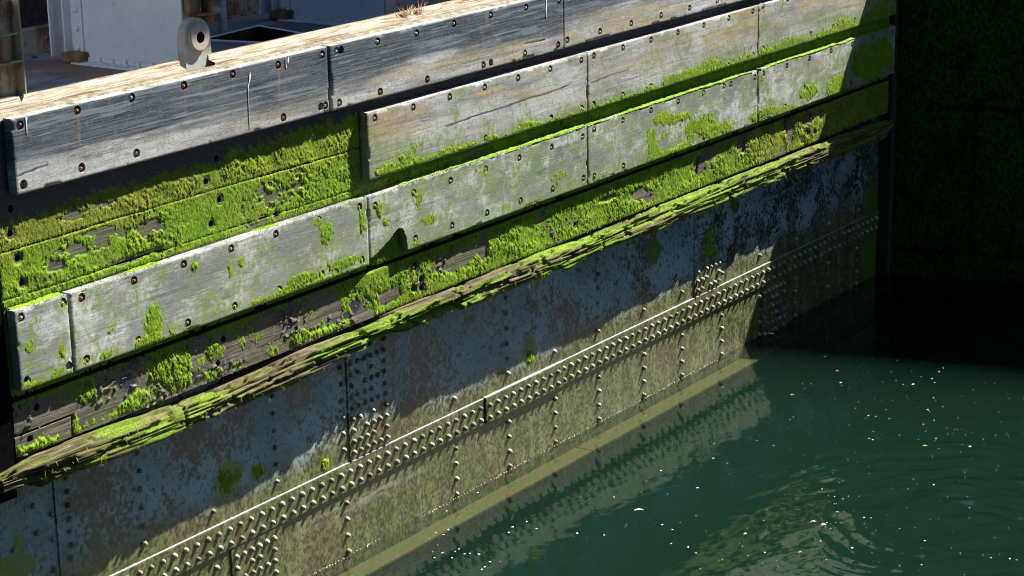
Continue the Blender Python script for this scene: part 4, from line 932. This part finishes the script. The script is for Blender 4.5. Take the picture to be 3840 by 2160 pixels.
# hatch
def hatch():
    P = [Vector((12.05, 0.86, 0)), Vector((12.17, 0.30, 0)), Vector((12.66, 0.36, 0)), Vector((12.80, 0.92, 0))]
    c = sum(P, Vector())/4; V = []; F = []
    for k, (s, z) in enumerate([(1.0, 4.225), (1.0, 4.31), (1.06, 4.312), (1.06, 4.33), (0.90, 4.33), (0.88, 4.21)]):
        for p in P: q = c+(p-c)*s; V.append((q.x, q.y, z))
    for i in range(4):
        for k in range(4): F.append((i*4+k, i*4+(k+1) % 4, (i+1)*4+(k+1) % 4, (i+1)*4+k))
    V2 = V[16:24]; V = V[:20]
    mb = MB(); mb.add(V, F); o = mb.obj('hatch_coaming', M_WHITE, gate, bevel=0.004); o['label'] = 'open square hatch rim riveted on the deck'; q = MB(); q.add([(a, b, z-0.003) for a, b, z in V2], [(k, (k+1) % 4, (k+1) % 4+4, k+4) for k in range(4)]); q.obj('hatch_liner', M_NEARBLACK, o)
    mb = MB(); mb.prism([((c+(p-c)*0.93).x, (c+(p-c)*0.93).y) for p in P], 4.2235, 4.2255, Matrix(((1,0,0,0),(0,0,1,0),(0,1,0,0),(0,0,0,1)))); mb.obj('hatch_bottom', M_NEARBLACK, o)  # hatch inside closed with a near-black plate
    mb = MB(); mb.lathe([(0.50, 4.201), (0.50, 4.222)], Matrix.Translation((c.x, c.y, 0)) @ Matrix.Diagonal((1.12, 0.92, 1, 1)), 40); mb.obj('hatch_base', M_CREAM, o)
    mb = MB()
    for k in range(36):
        a = 2*math.pi*k/36; dome(mb, c.x+0.44*1.12*math.cos(a), c.y+0.44*0.92*math.sin(a), 4.222, 0.019, MZ, .8)
    mb.obj('hatch_rivets', M_WHITE, o, smooth=True)['kind'] = 'stuff'
hatch()
# white droppings down the face of the near top plank
def dropping(P, parent):
    mb = MB(); n = len(P); V = []; F = []
    for i, (x, z, w) in enumerate(P):
        V += [(x-w/2, -0.0045, z), (x+w/2, -0.0045, z), (x+w/2, 0.002, z), (x-w/2, 0.002, z)]
    for i in range(n-1):
        a = i*4; F += [(a, a+1, a+5, a+4), (a+1, a+2, a+6, a+5), (a+3, a, a+4, a+7)]
    mb.add(V, F); o = mb.obj('dropping_streak', M_DROP, parent); return o
A1o = [o for o in gate.children if o.name.startswith('rubbing_plank')][0]; A2o = [o for o in gate.children if o.name.startswith('rubbing_plank')][1]
dropping([(11.632, 4.215, .006), (11.630, 4.19, .018), (11.626, 4.165, .014), (11.615, 4.14, .006), (11.605, 4.12, .012), (11.60, 4.08, .0025), (11.598, 3.98, .0025), (11.596, 3.88, .002), (11.595, 3.80, .002)], A1o)
dropping([(12.062, 4.262, .004), (12.064, 4.245, .016), (12.06, 4.225, .012), (12.058, 4.215, .004)], A1o)
dropping([(12.035, 4.262, .005), (12.034, 4.22, .004), (12.036, 4.19, .008), (12.036, 4.18, .002)], A1o)
dropping([(9.455, 4.262, .018), (9.452, 4.23, .008), (9.450, 4.17, .005), (9.45, 4.15, .002)], A1o)
dropping([(15.52, 4.24, .01), (15.515, 4.18, .018), (15.51, 4.12, .008), (15.51, 4.08, .003)], A2o)

# ------------------------------------------------------------------ lock walls, ground, water
EX, EY = 0.26, -0.965
def wall_pt(t, off=0.0):   # along the right wall; off = into the wall
    return (22.99+EX*t+0.965*off, -0.15+EY*t+0.26*off)
H_TOP = 4.82
def right_wall():
    ts = np.concatenate([np.arange(-2.5, 8, 0.035), np.arange(8, 60, 0.5)]); zs = np.concatenate([np.arange(-6, -1.0, 0.5), np.arange(-1.0, H_TOP, 0.035), [H_TOP]])
    T, Z = np.meshgrid(ts, zs, indexing='ij')
    h = 0.05*(fbm(T*1.2, Z*1.2, 4, 800)-0.5)+0.05*fbm(T*9, Z*9, 4, 810)+0.02*fbm(T*24, Z*24, 2, 811)
    j = np.zeros_like(T)
    for zz in (0.30, 2.03, 3.76): j = np.maximum(j, ss(0.022, 0.006, np.abs(Z-zz-0.01*np.sin(T*2))))
    row = np.floor((Z+1.43)/1.73)
    tt = (T+1.6*(row % 2)+0.9) % 3.2
    j = np.maximum(j, ss(0.028, 0.008, np.minimum(tt, 3.2-tt))); h = h*(1-0.5*j)-0.03*j
    X = 22.99+EX*T-0.965*h; Y = -0.15+EY*T-0.26*h
    V = np.stack([X, Y, Z], -1).reshape(-1, 3); nz = len(zs); I = np.arange(len(ts))[:, None]*nz+np.arange(nz)[None, :]
    F = np.stack([I[:-1, :-1], I[1:, :-1], I[1:, 1:], I[:-1, 1:]], -1).reshape(-1, 4)
    # close top and back
    b = V.reshape(len(ts), nz, 3); topf = b[:, -1]; back = topf+np.array([0.965*3, 0.26*3, 0]); backb = back.copy(); backb[:, 2] = -6
    n = len(ts); V2 = np.concatenate([topf, back, backb]); a = np.arange(n-1)
    F2 = np.concatenate([np.stack([a, a+1, a+1+n, a+n], -1), np.stack([a+n, a+1+n, a+1+2*n, a+2*n], -1)])
    jm = np.concatenate([j.reshape(-1), np.zeros(3*n)])
    # near end cap (towards the recess)
    V3 = np.concatenate([V, V2]); F3 = np.concatenate([F, F2+len(V)])
    A = np.stack([jm, 0*jm, 0*jm, 0*jm], -1)
    me = np_mesh('lock_wall', V3, F3, {'mask': A}, False)
    o = link('lock_wall', me, M_WALL); return tag(o, 'tall shaded masonry lock wall furred with dark green algae, beside the gate', 'wall')
right_wall()
mb = MB()   # hollow quoin: recess by the wall filled black, its shade put into the colour
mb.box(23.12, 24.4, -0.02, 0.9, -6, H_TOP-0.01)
tag(mb.obj('quoin_recess_fill', M_BLACK), 'black pier filling the gap between gate end and wall', 'filler')
# ground on both sides
def slab(name, pts, z0, z1, mat):
    n = len(pts); V = [(x, y, z) for z in (z0, z1) for x, y in pts]; F = [tuple(range(n, 2*n)), tuple(range(n))[::-1]]+[(k, (k+1) % n, (k+1) % n+n, k+n) for k in range(n)]
    mb = MB(); mb.add(V, F); return mb.obj(name, mat)
P = [wall_pt(-2.4, 0.35), wall_pt(60, 0.35), (700, -700), (700, 700), (27.5, 700), (24.4, 1.5)]
tag(slab('quay_ground', P, 4.4, H_TOP+0.004, M_CONC), kind='structure')
P = [(-3.2, -6.5), (-12, 120), (-700, 700), (-700, -700), (20, -700), (11.2, -60)]
tag(slab('quay_ground', P, 5.0, 5.2, M_CONC), kind='structure')
tag(slab('lock_wall', [(-3.25, -6.5), (-12, 60), (-16, 60), (-16, -60), (11.15, -60)], -6, 4.999, M_WALL), 'dark algae covered lock wall under the near quay', 'wall')
def sky_blocker_house():  # unseen house added behind the camera to cut sky fill
    h = empty('sky_blocker_house', (-8, -22, 5.2), 'unseen dark brick house added behind the viewpoint to block sky light', 'light_blocker')
    m = m_plain('blocker_brick', (0.06, 0.04, 0.035), (0.035, 0.028, 0.025), 6, 0.9)
    mb = MB(); mb.box(-34, 12, -32, -15.5, 5.2, 19.0); mb.obj('wall', m, h)
    mb = MB(); R0 = Matrix(((0, 1, 0, 0), (1, 0, 0, 0), (0, 0, 1, 0), (0, 0, 0, 1))); q = MB(); q.prism([(-32.6, 19.002), (-14.9, 19.002), (-23.8, 23.0)], -34.5, 12.5)
    mb.add([R0 @ Vector(p) for p in q.v], q.f); mb.obj('roof', m_plain('slate', (0.08, 0.085, 0.09), (0.05, 0.05, 0.055), 9, 0.7), h)
    g = m_plain('dark_glass', (0.02, 0.025, 0.03), rough=0.1, spec=0.6)
    for fl in range(4):
        for k in range(9):
            mb = MB(); x = -31+k*5; z = 6.6+fl*3.2; mb.box(x, x+1.3, -15.5, -15.44, z, z+1.9); w = mb.obj('window', M_CONC, h)
            mb = MB(); mb.box(x+.12, x+1.18, -15.439, -15.42, z+.12, z+1.78); mb.obj('pane', g, w)
sky_blocker_house()
def shed():  # unseen shed added to cut sky light from the right
    h = empty('sky_blocker_shed', (36, -12, 4.824), 'unseen low dark shed added on the quay to block sky light', 'light_blocker')
    m = m_plain('blocker_boards', (0.04, 0.038, 0.036), (0.025, 0.024, 0.024), 6, 0.9)
    mb = MB(); mb.box(28.6, 46, -34, 6, 4.826, 9.3); mb.obj('wall', m, h)
    q = MB(); q.prism([(28.2, 9.302), (46.4, 9.302), (37.3, 12.4)], -34.5, 6.5); q.obj('roof', m_plain('shed_slate', (0.07, 0.07, 0.075), (0.05, 0.05, 0.055), 9, 0.8), h)
    for k in range(4):
        mb = MB(); y = -30+k*9; mb.box(28.54, 28.6, y, y+3, 4.83, 8.0); mb.obj('door', M_NEARBLACK, h)
shed()
# black backdrop added beyond the gate so view and reflections stay dark
mb = MB(); mb.box(6.0, 24.4, 4.6, 5.6, -6, 7.2); tag(mb.obj('dark_backdrop', M_BLACK), 'black backdrop added behind the gate deck to keep the view dark', 'wall')
mb = MB(); mb.box(-60, 60, -90, 30, -6.3, -6.0); tag(mb.obj('lock_bed', M_BED), kind='structure')
mb = MB(); mb.box(-60, 28, 2.32, 4.59, -6.0, 3.3); tag(mb.obj('upstream_water', m_plain('black_water', (0.004, 0.006, 0.006), rough=0.1, spec=0.5, bump=0.001)), kind='structure')
def water():
    xs = np.concatenate([np.arange(-40, 8, 4.0), np.arange(8, 13, 0.06), np.arange(13, 20, 0.028), np.arange(20, 29, 0.06), np.arange(29, 45, 4)]); ys = np.concatenate([np.arange(-80, -12, 4.0), np.arange(-12, -7, 0.06), np.arange(-7, 0.22, 0.028), [0.225]])
    X, Y = np.meshgrid(xs, ys, indexing='ij')
    fine = (X > 8) & (X < 29) & (Y > -12)
    cx, cy = 15.9, -3.9
    r = np.hypot(X-cx, Y-cy); th = np.arctan2(Y-cy, X-cx)
    rough = 0.12+1.0*ss(2.8, 1.0, r)+1.3*ss(-1.2, -3.2, Y)*ss(15.0, 17.0, X)+0.25*ss(-0.2, -1.5, Y)
    wx = X+0.5*fbm(X*.7, Y*.7, 2, 900); wy = Y+0.5*fbm(X*.7+9, Y*.7, 2, 901)
    z = 0.0075*(fbm(wx*3.0+0.6*wy, wy*5.2, 3, 910, 0.45)-0.5)+0.0046*(fbm(r*13+th*1.5+fbm(X*1.5, Y*1.5, 2, 930)*3, th*2.2, 2, 920, 0.5)-0.5)*ss(4, 1.0, r)+0.004*(fbm(wx*0.9, wy*0.9, 2, 905)-.5)
    z = 1.7*z*rough*fine*ss(0.2, -0.5, Y)
    V = np.stack([X, Y, z], -1).reshape(-1, 3); ny = len(ys); I = np.arange(len(xs))[:, None]*ny+np.arange(ny)[None, :]
    F = np.stack([I[:-1, :-1], I[1:, :-1], I[1:, 1:], I[:-1, 1:]], -1).reshape(-1, 4)
    ring = np.concatenate([I[:, 0], I[-1, 1:], I[::-1, -1][1:], I[0, ::-1][1:-1]]); n = len(ring); lo = V[ring].copy(); lo[:, 2] = -5.95
    k = np.arange(n); F2 = np.stack([ring, np.roll(ring, -1), len(V)+np.roll(k, -1), len(V)+k], -1)[:, ::-1]
    c = np.array([[xs[0], ys[0], -5.95], [xs[-1], ys[0], -5.95], [xs[-1], ys[-1], -5.95], [xs[0], ys[-1], -5.95]])
    cidx = [len(V)+0, len(V)+len(xs)-1, len(V)+len(xs)-1+ny-1, len(V)+2*(len(xs)-1)+ny-1]
    V = np.concatenate([V, lo]); F = np.concatenate([F, F2, [cidx[::-1]]])
    o = link('lock_water', np_mesh('lock_water', V, F, None, True), M_WATER); return tag(o, kind='structure')
water()

# ------------------------------------------------------------------ floating bits
def wz(u, v, z=0.0):   # place on the water seen at a point of the 2576 px wide view
    d = fw+rt*((u-1288)/5411.39)-up*((v-724.5)/5411.39); t = (z-6.899384)/d.z
    return Vector((d.x*t, -10.380285+d.y*t, z))
FL = [(1078,281,9),(1205,211,5),(1149,211,5),(1162,240,4),(1394,203,10),(1574,138,5),(1720,134,5),(1752,189,5),(1797,215,5),(1862,214,11),(1821,225,4),(1913,166,5),(1984,177,7),(2029,134,7),(2000,202,6),(1993,302,10),(1090,281,7),
      (1508,328,5),(1490,368,5),(1573,415,8),(1622,420,8),(1708,435,7),(1556,432,4),(1605,519,5),(1580,563,6),(1601,571,9),(1773,541,6),(1819,290,4),(1830,305,3),(1956,376,7),(1967,389,5),(2053,358,5),(1997,445,6),(1928,471,7),(2009,562,6),(2002,578,4),(2083,534,4),(2129,504,4),(2147,503,4),(2182,503,3),(2168,600,3),(2181,600,4),(2228,613,10),(1895,569,5),(1943,516,4),(2026,628,7),(1661,537,3),
      (963,608,6),(1090,424,5),(1201,398,4),(1052,493,4),(1064,496,4),(1173,517,3),(888,645,3),(664,722,5),(671,764,4),(738,814,3),(580,692,3),(1490,654,5),(1442,697,3),(1503,715,4),(1577,741,3),(1344,785,3),(1578,789,3),(1386,847,3),(1863,824,5),(1995,861,9),(1830,888,4),(1887,857,3),(1276,888,6),(1034,925,3),(1317,930,5),(1356,936,6),(1410,952,5),(1445,934,4),(1513,934,4),(1203,1102,9),(1287,1128,11),(1306,1105,7),(1331,1142,4),(1411,1077,4),(1393,1103,5),(1364,1103,4),(1546,1071,9),(1590,1074,6),(1547,1113,5),(1479,1023,4),(1692,1054,4),(1775,1144,6),(1741,1123,4),(1873,1136,5),(2025,1077,5),(1972,1083,4),(2224,1073,5),(2225,1008,5),(1822,1009,4),(900,1090,5),(1010,1016,4),(996,1123,4),(793,1140,4),(629,1178,4),(1233,1210,5),(1266,1223,7),(1469,1268,11),(905,1297,10),(611,1347,5),(983,1348,4),(1303,1343,6),(1937,1221,8),(2110,1268,4),(2362,1331,8),(2484,1337,12),(2528,1345,6),(2418,1308,5),(1916,1376,7),(464,1060,7),(313,1150,5),(304,1239,7),(157,1170,3),(245,1119,3),(172,1202,3),(542,1120,3),(528,1160,3),(2087,20,6),(2143,58,5),(1758,60,5),(1542,82,4),(1294,34,4),(1500,10,4),(2054,1150-1046,3)]
def fleck_mesh(seed, el=1.0):
    rng = random.Random(seed); mb = MB(); n = 9; rings = [(0.5, 0.0), (1.0, 0.15), (0.85, 0.4), (0.4, 0.62)]
    V = []; F = []; j = [rng.uniform(0.7, 1.25) for _ in range(n)]
    for r, h in rings:
        for k in range(n): a = 2*math.pi*k/n; V.append((r*j[k]*math.cos(a)*el, r*j[k]*math.sin(a), h*rng.uniform(.8, 1.1)))
    for i in range(3):
        for k in range(n): F.append((i*n+k, i*n+(k+1) % n, (i+1)*n+(k+1) % n, (i+1)*n+k))
    F.append(tuple(range(n))[::-1]); F.append(tuple(range(3*n, 4*n)))
    mb.add(V, F); me = bpy.data.meshes.new('foam_fleck'); me.from_pydata(mb.v, [], mb.f); me.shade_smooth(); me.materials.append(M_FOAM); return me
FM = [fleck_mesh(k, 1.0+0.25*k) for k in range(5)]
def fleck(p, r, label, group, i):
    o = bpy.data.objects.new('foam_fleck', FM[i % 5]); COL.objects.link(o); o.location = (p.x, p.y, -0.002); o.scale = (r, r, r*0.6); o.rotation_euler = (0, 0, i*1.7)
    tag(o, label, 'foam', group)
rr_ = random.Random(3)
for i, (a, b, s_) in enumerate(FL):
    u = 1569.7+a*0.3907; v = 882.8+b*0.3907; p = wz(u, v)
    if v > 1449: continue
    dist = (p-Vector((0, -10.38, 6.9))).length; r = s_*0.3907*0.60*dist/5411.39
    shade = v < 980
    fleck(p, r, 'small white foam fleck on the dark shaded water below the lock wall' if shade else 'small white foam fleck on the green open water', 'foam flecks on the shaded water' if shade else 'foam flecks on the green water', i)
CRL = [(725,1293),(737,1330),(850,1331),(795,1182),(825,1150),(705,1207),(757,1248),(787,1300),(870,1290),(895,1275),(930,1306),(965,1303),(1022,1308),(1060,1390),(1095,1357),(1160,1357),(1042,1405),(1215,1168),(1395,1143),(1655,1173),(1893,940),(1965,1130),(2202,1118),(2270,1150),(2262,1239),(2422,1060),(2195,770),(2420,1300),(2370,1262),(2430,880),(815,1030),(1015,911),(745,1168),(1240,1133),(1330,1097),(1830,1185),(2530,690)]
for i, (a, b) in enumerate(CRL):
    p = wz(805+a*0.3907, 882.8+b*0.3907); fleck(p, 0.0045+0.005*rr_.random(), 'small white foam fleck floating near the foot of the gate', 'foam flecks near the gate', i)
o = wz(1939, 839); fleck(o, 0.028, 'lone bright foam fleck close to the shaded gate plating', None, 3)
k = bpy.data.objects[-1]
rs = random.Random(9); mb = MB()
for i in range(420):
    p = Vector((rs.uniform(14.0, 21.5), rs.uniform(-7.5, -1.0), 0.0)); r = rs.uniform(0.002, 0.0048)
    mb.lathe([(r, -0.001), (r, 0.0015), (r*0.5, 0.003)], Matrix.Translation(p), 5)
tag(mb.obj('foam_specks', M_FOAM), 'scatter of tiny pale foam specks spread over the lock water', 'foam', kind='stuff')
mb = MB(); rs = random.Random(19)  # white beads put in for the sparkle along the waterline
x = 9.5
while x < 19.6:
    if vn(np.array([x*2.0]), np.array([0.5]), 3)[0] > 0.30:
        r = rs.uniform(0.0025, 0.0065); mb.lathe([(r, -0.002), (r, 0.002), (r*0.5, 0.005)], Matrix.Translation((x, 0.186-rs.random()**3*0.02, 0.0)), 6)
    x += rs.uniform(0.012, 0.05)
tag(mb.obj('waterline_glints', M_FOAM), 'string of tiny white beads put in for glints where the plating meets the water', 'foam', kind='stuff')
def leaf(name, u, v, L, mat, label, cat, rot=0.4, w=0.4, stalk=False):
    p = wz(u, v); mb = MB(); n = 9; V = []; F = []
    for i in range(n):
        t = i/(n-1); ww = L*w*math.sin(math.pi*min(1, t*0.97+0.03))**0.8*0.5; zc = 0.008*math.sin(t*3.1)+0.003
        for s_ in (-1, 0, 1): V.append((L*(t-0.5), s_*ww, zc+abs(s_)*0.004)); 
    for s_ in (-1, 0, 1): pass
    top = len(V)
    V += [(a, b, c-0.0015) for a, b, c in V]
    for i in range(n-1):
        for s_ in range(2):
            a = i*3+s_; F.append((a, a+3, a+4, a+1)); F.append((a+top, a+1+top, a+4+top, a+3+top))
    mb.add(V, F)
    if stalk: mb.tube([(0, 0, 0.005), (-0.01, 0.01, 0.04), (-0.02, 0.015, 0.07)], 0.0025, 5)
    o = mb.obj(name, mat); o.location = p; o.rotation_euler = (0, 0, rot); return tag(o, label, cat)
leaf('floating_feather', 1607, 1285, 0.085, M_FOAM, 'bright white curled feather floating on the open green water', 'feather', -0.9, 0.35)
leaf('floating_leaf', 1569.7+1938*.3907, 882.8+617*.3907, 0.05, M_LEAF, 'orange brown leaf among the foam flecks at the right', 'leaf', -0.9, .4)
leaf('floating_leaf', 1569.7+1135*.3907, 882.8+1303*.3907, 0.035, M_LEAF, 'orange leaf low on the pale reflection', 'leaf', -0.7, .4)
leaf('floating_leaf', 1569.7+1220*.3907, 882.8+1104*.3907, 0.05, m_plain('pale_leaf', (0.6, 0.5, 0.4)), 'pale leaf left of the one with a raised stalk', 'leaf', -1.1, .5)
leaf('floating_leaf', 1569.7+1287*.3907, 882.8+1125*.3907, 0.05, m_plain('pale_leaf', (0.62, 0.5, 0.38)), 'pale leaf with a raised stalk on the swirling water', 'leaf', -0.5, .8, True)
leaf('floating_leaf', 1569.7+783*.3907, 882.8+1184*.3907, 0.035, m_plain('pink_leaf', (0.65, 0.5, 0.42)), 'small pinkish leaf on the dark green water left of the swirl', 'leaf', -0.5, .7)
leaf('floating_leaf', 1569.7+1373*.3907, 882.8+1044*.3907, 0.03, m_plain('straw_leaf', (0.6, 0.55, 0.38)), 'straw coloured leaf above the swirling reflection', 'leaf', -0.9, .5)
leaf('floating_leaf', 1569.7+1373*.3907, 882.8+135*.3907, 0.035, m_plain('tan_leaf', (0.5, 0.38, 0.18)), 'small tan leaf on the dark water under the wall', 'leaf', -0.9, .6)
# dry grass rooted on the flange
def tuft(cx, n, label, seed):
    rs = random.Random(seed); mb = MB()
    for i in range(n):
        a = rs.uniform(-1.0, 1.4); L = rs.uniform(0.04, 0.13); x0 = cx+rs.uniform(-.04, .04); y0 = 0.20+rs.uniform(-.02, .02)
        d = Vector((-math.sin(a), rs.uniform(-.3, .5), 0.35+abs(math.cos(a))*0.6)).normalized()
        p0 = Vector((x0, y0, 4.325)); mb.tube([p0, p0+d*L*0.6, p0+d*L+Vector((0, 0, -0.01))], [0.0022, 0.0018, 0.0008], 4)
    return tag(mb.obj('dry_grass_tuft', M_STRAW), label, 'grass')
tuft(13.78, 30, 'larger tuft of dry grass, the left of two on the rusty deck edge', 1); tuft(13.98, 26, 'smaller bushy tuft of dry grass, the right of two on the deck edge', 2)
print('tris', sum(len(o.data.polygons) for o in bpy.data.objects if o.type == 'MESH'), 'riv', len(riv), len(rest))
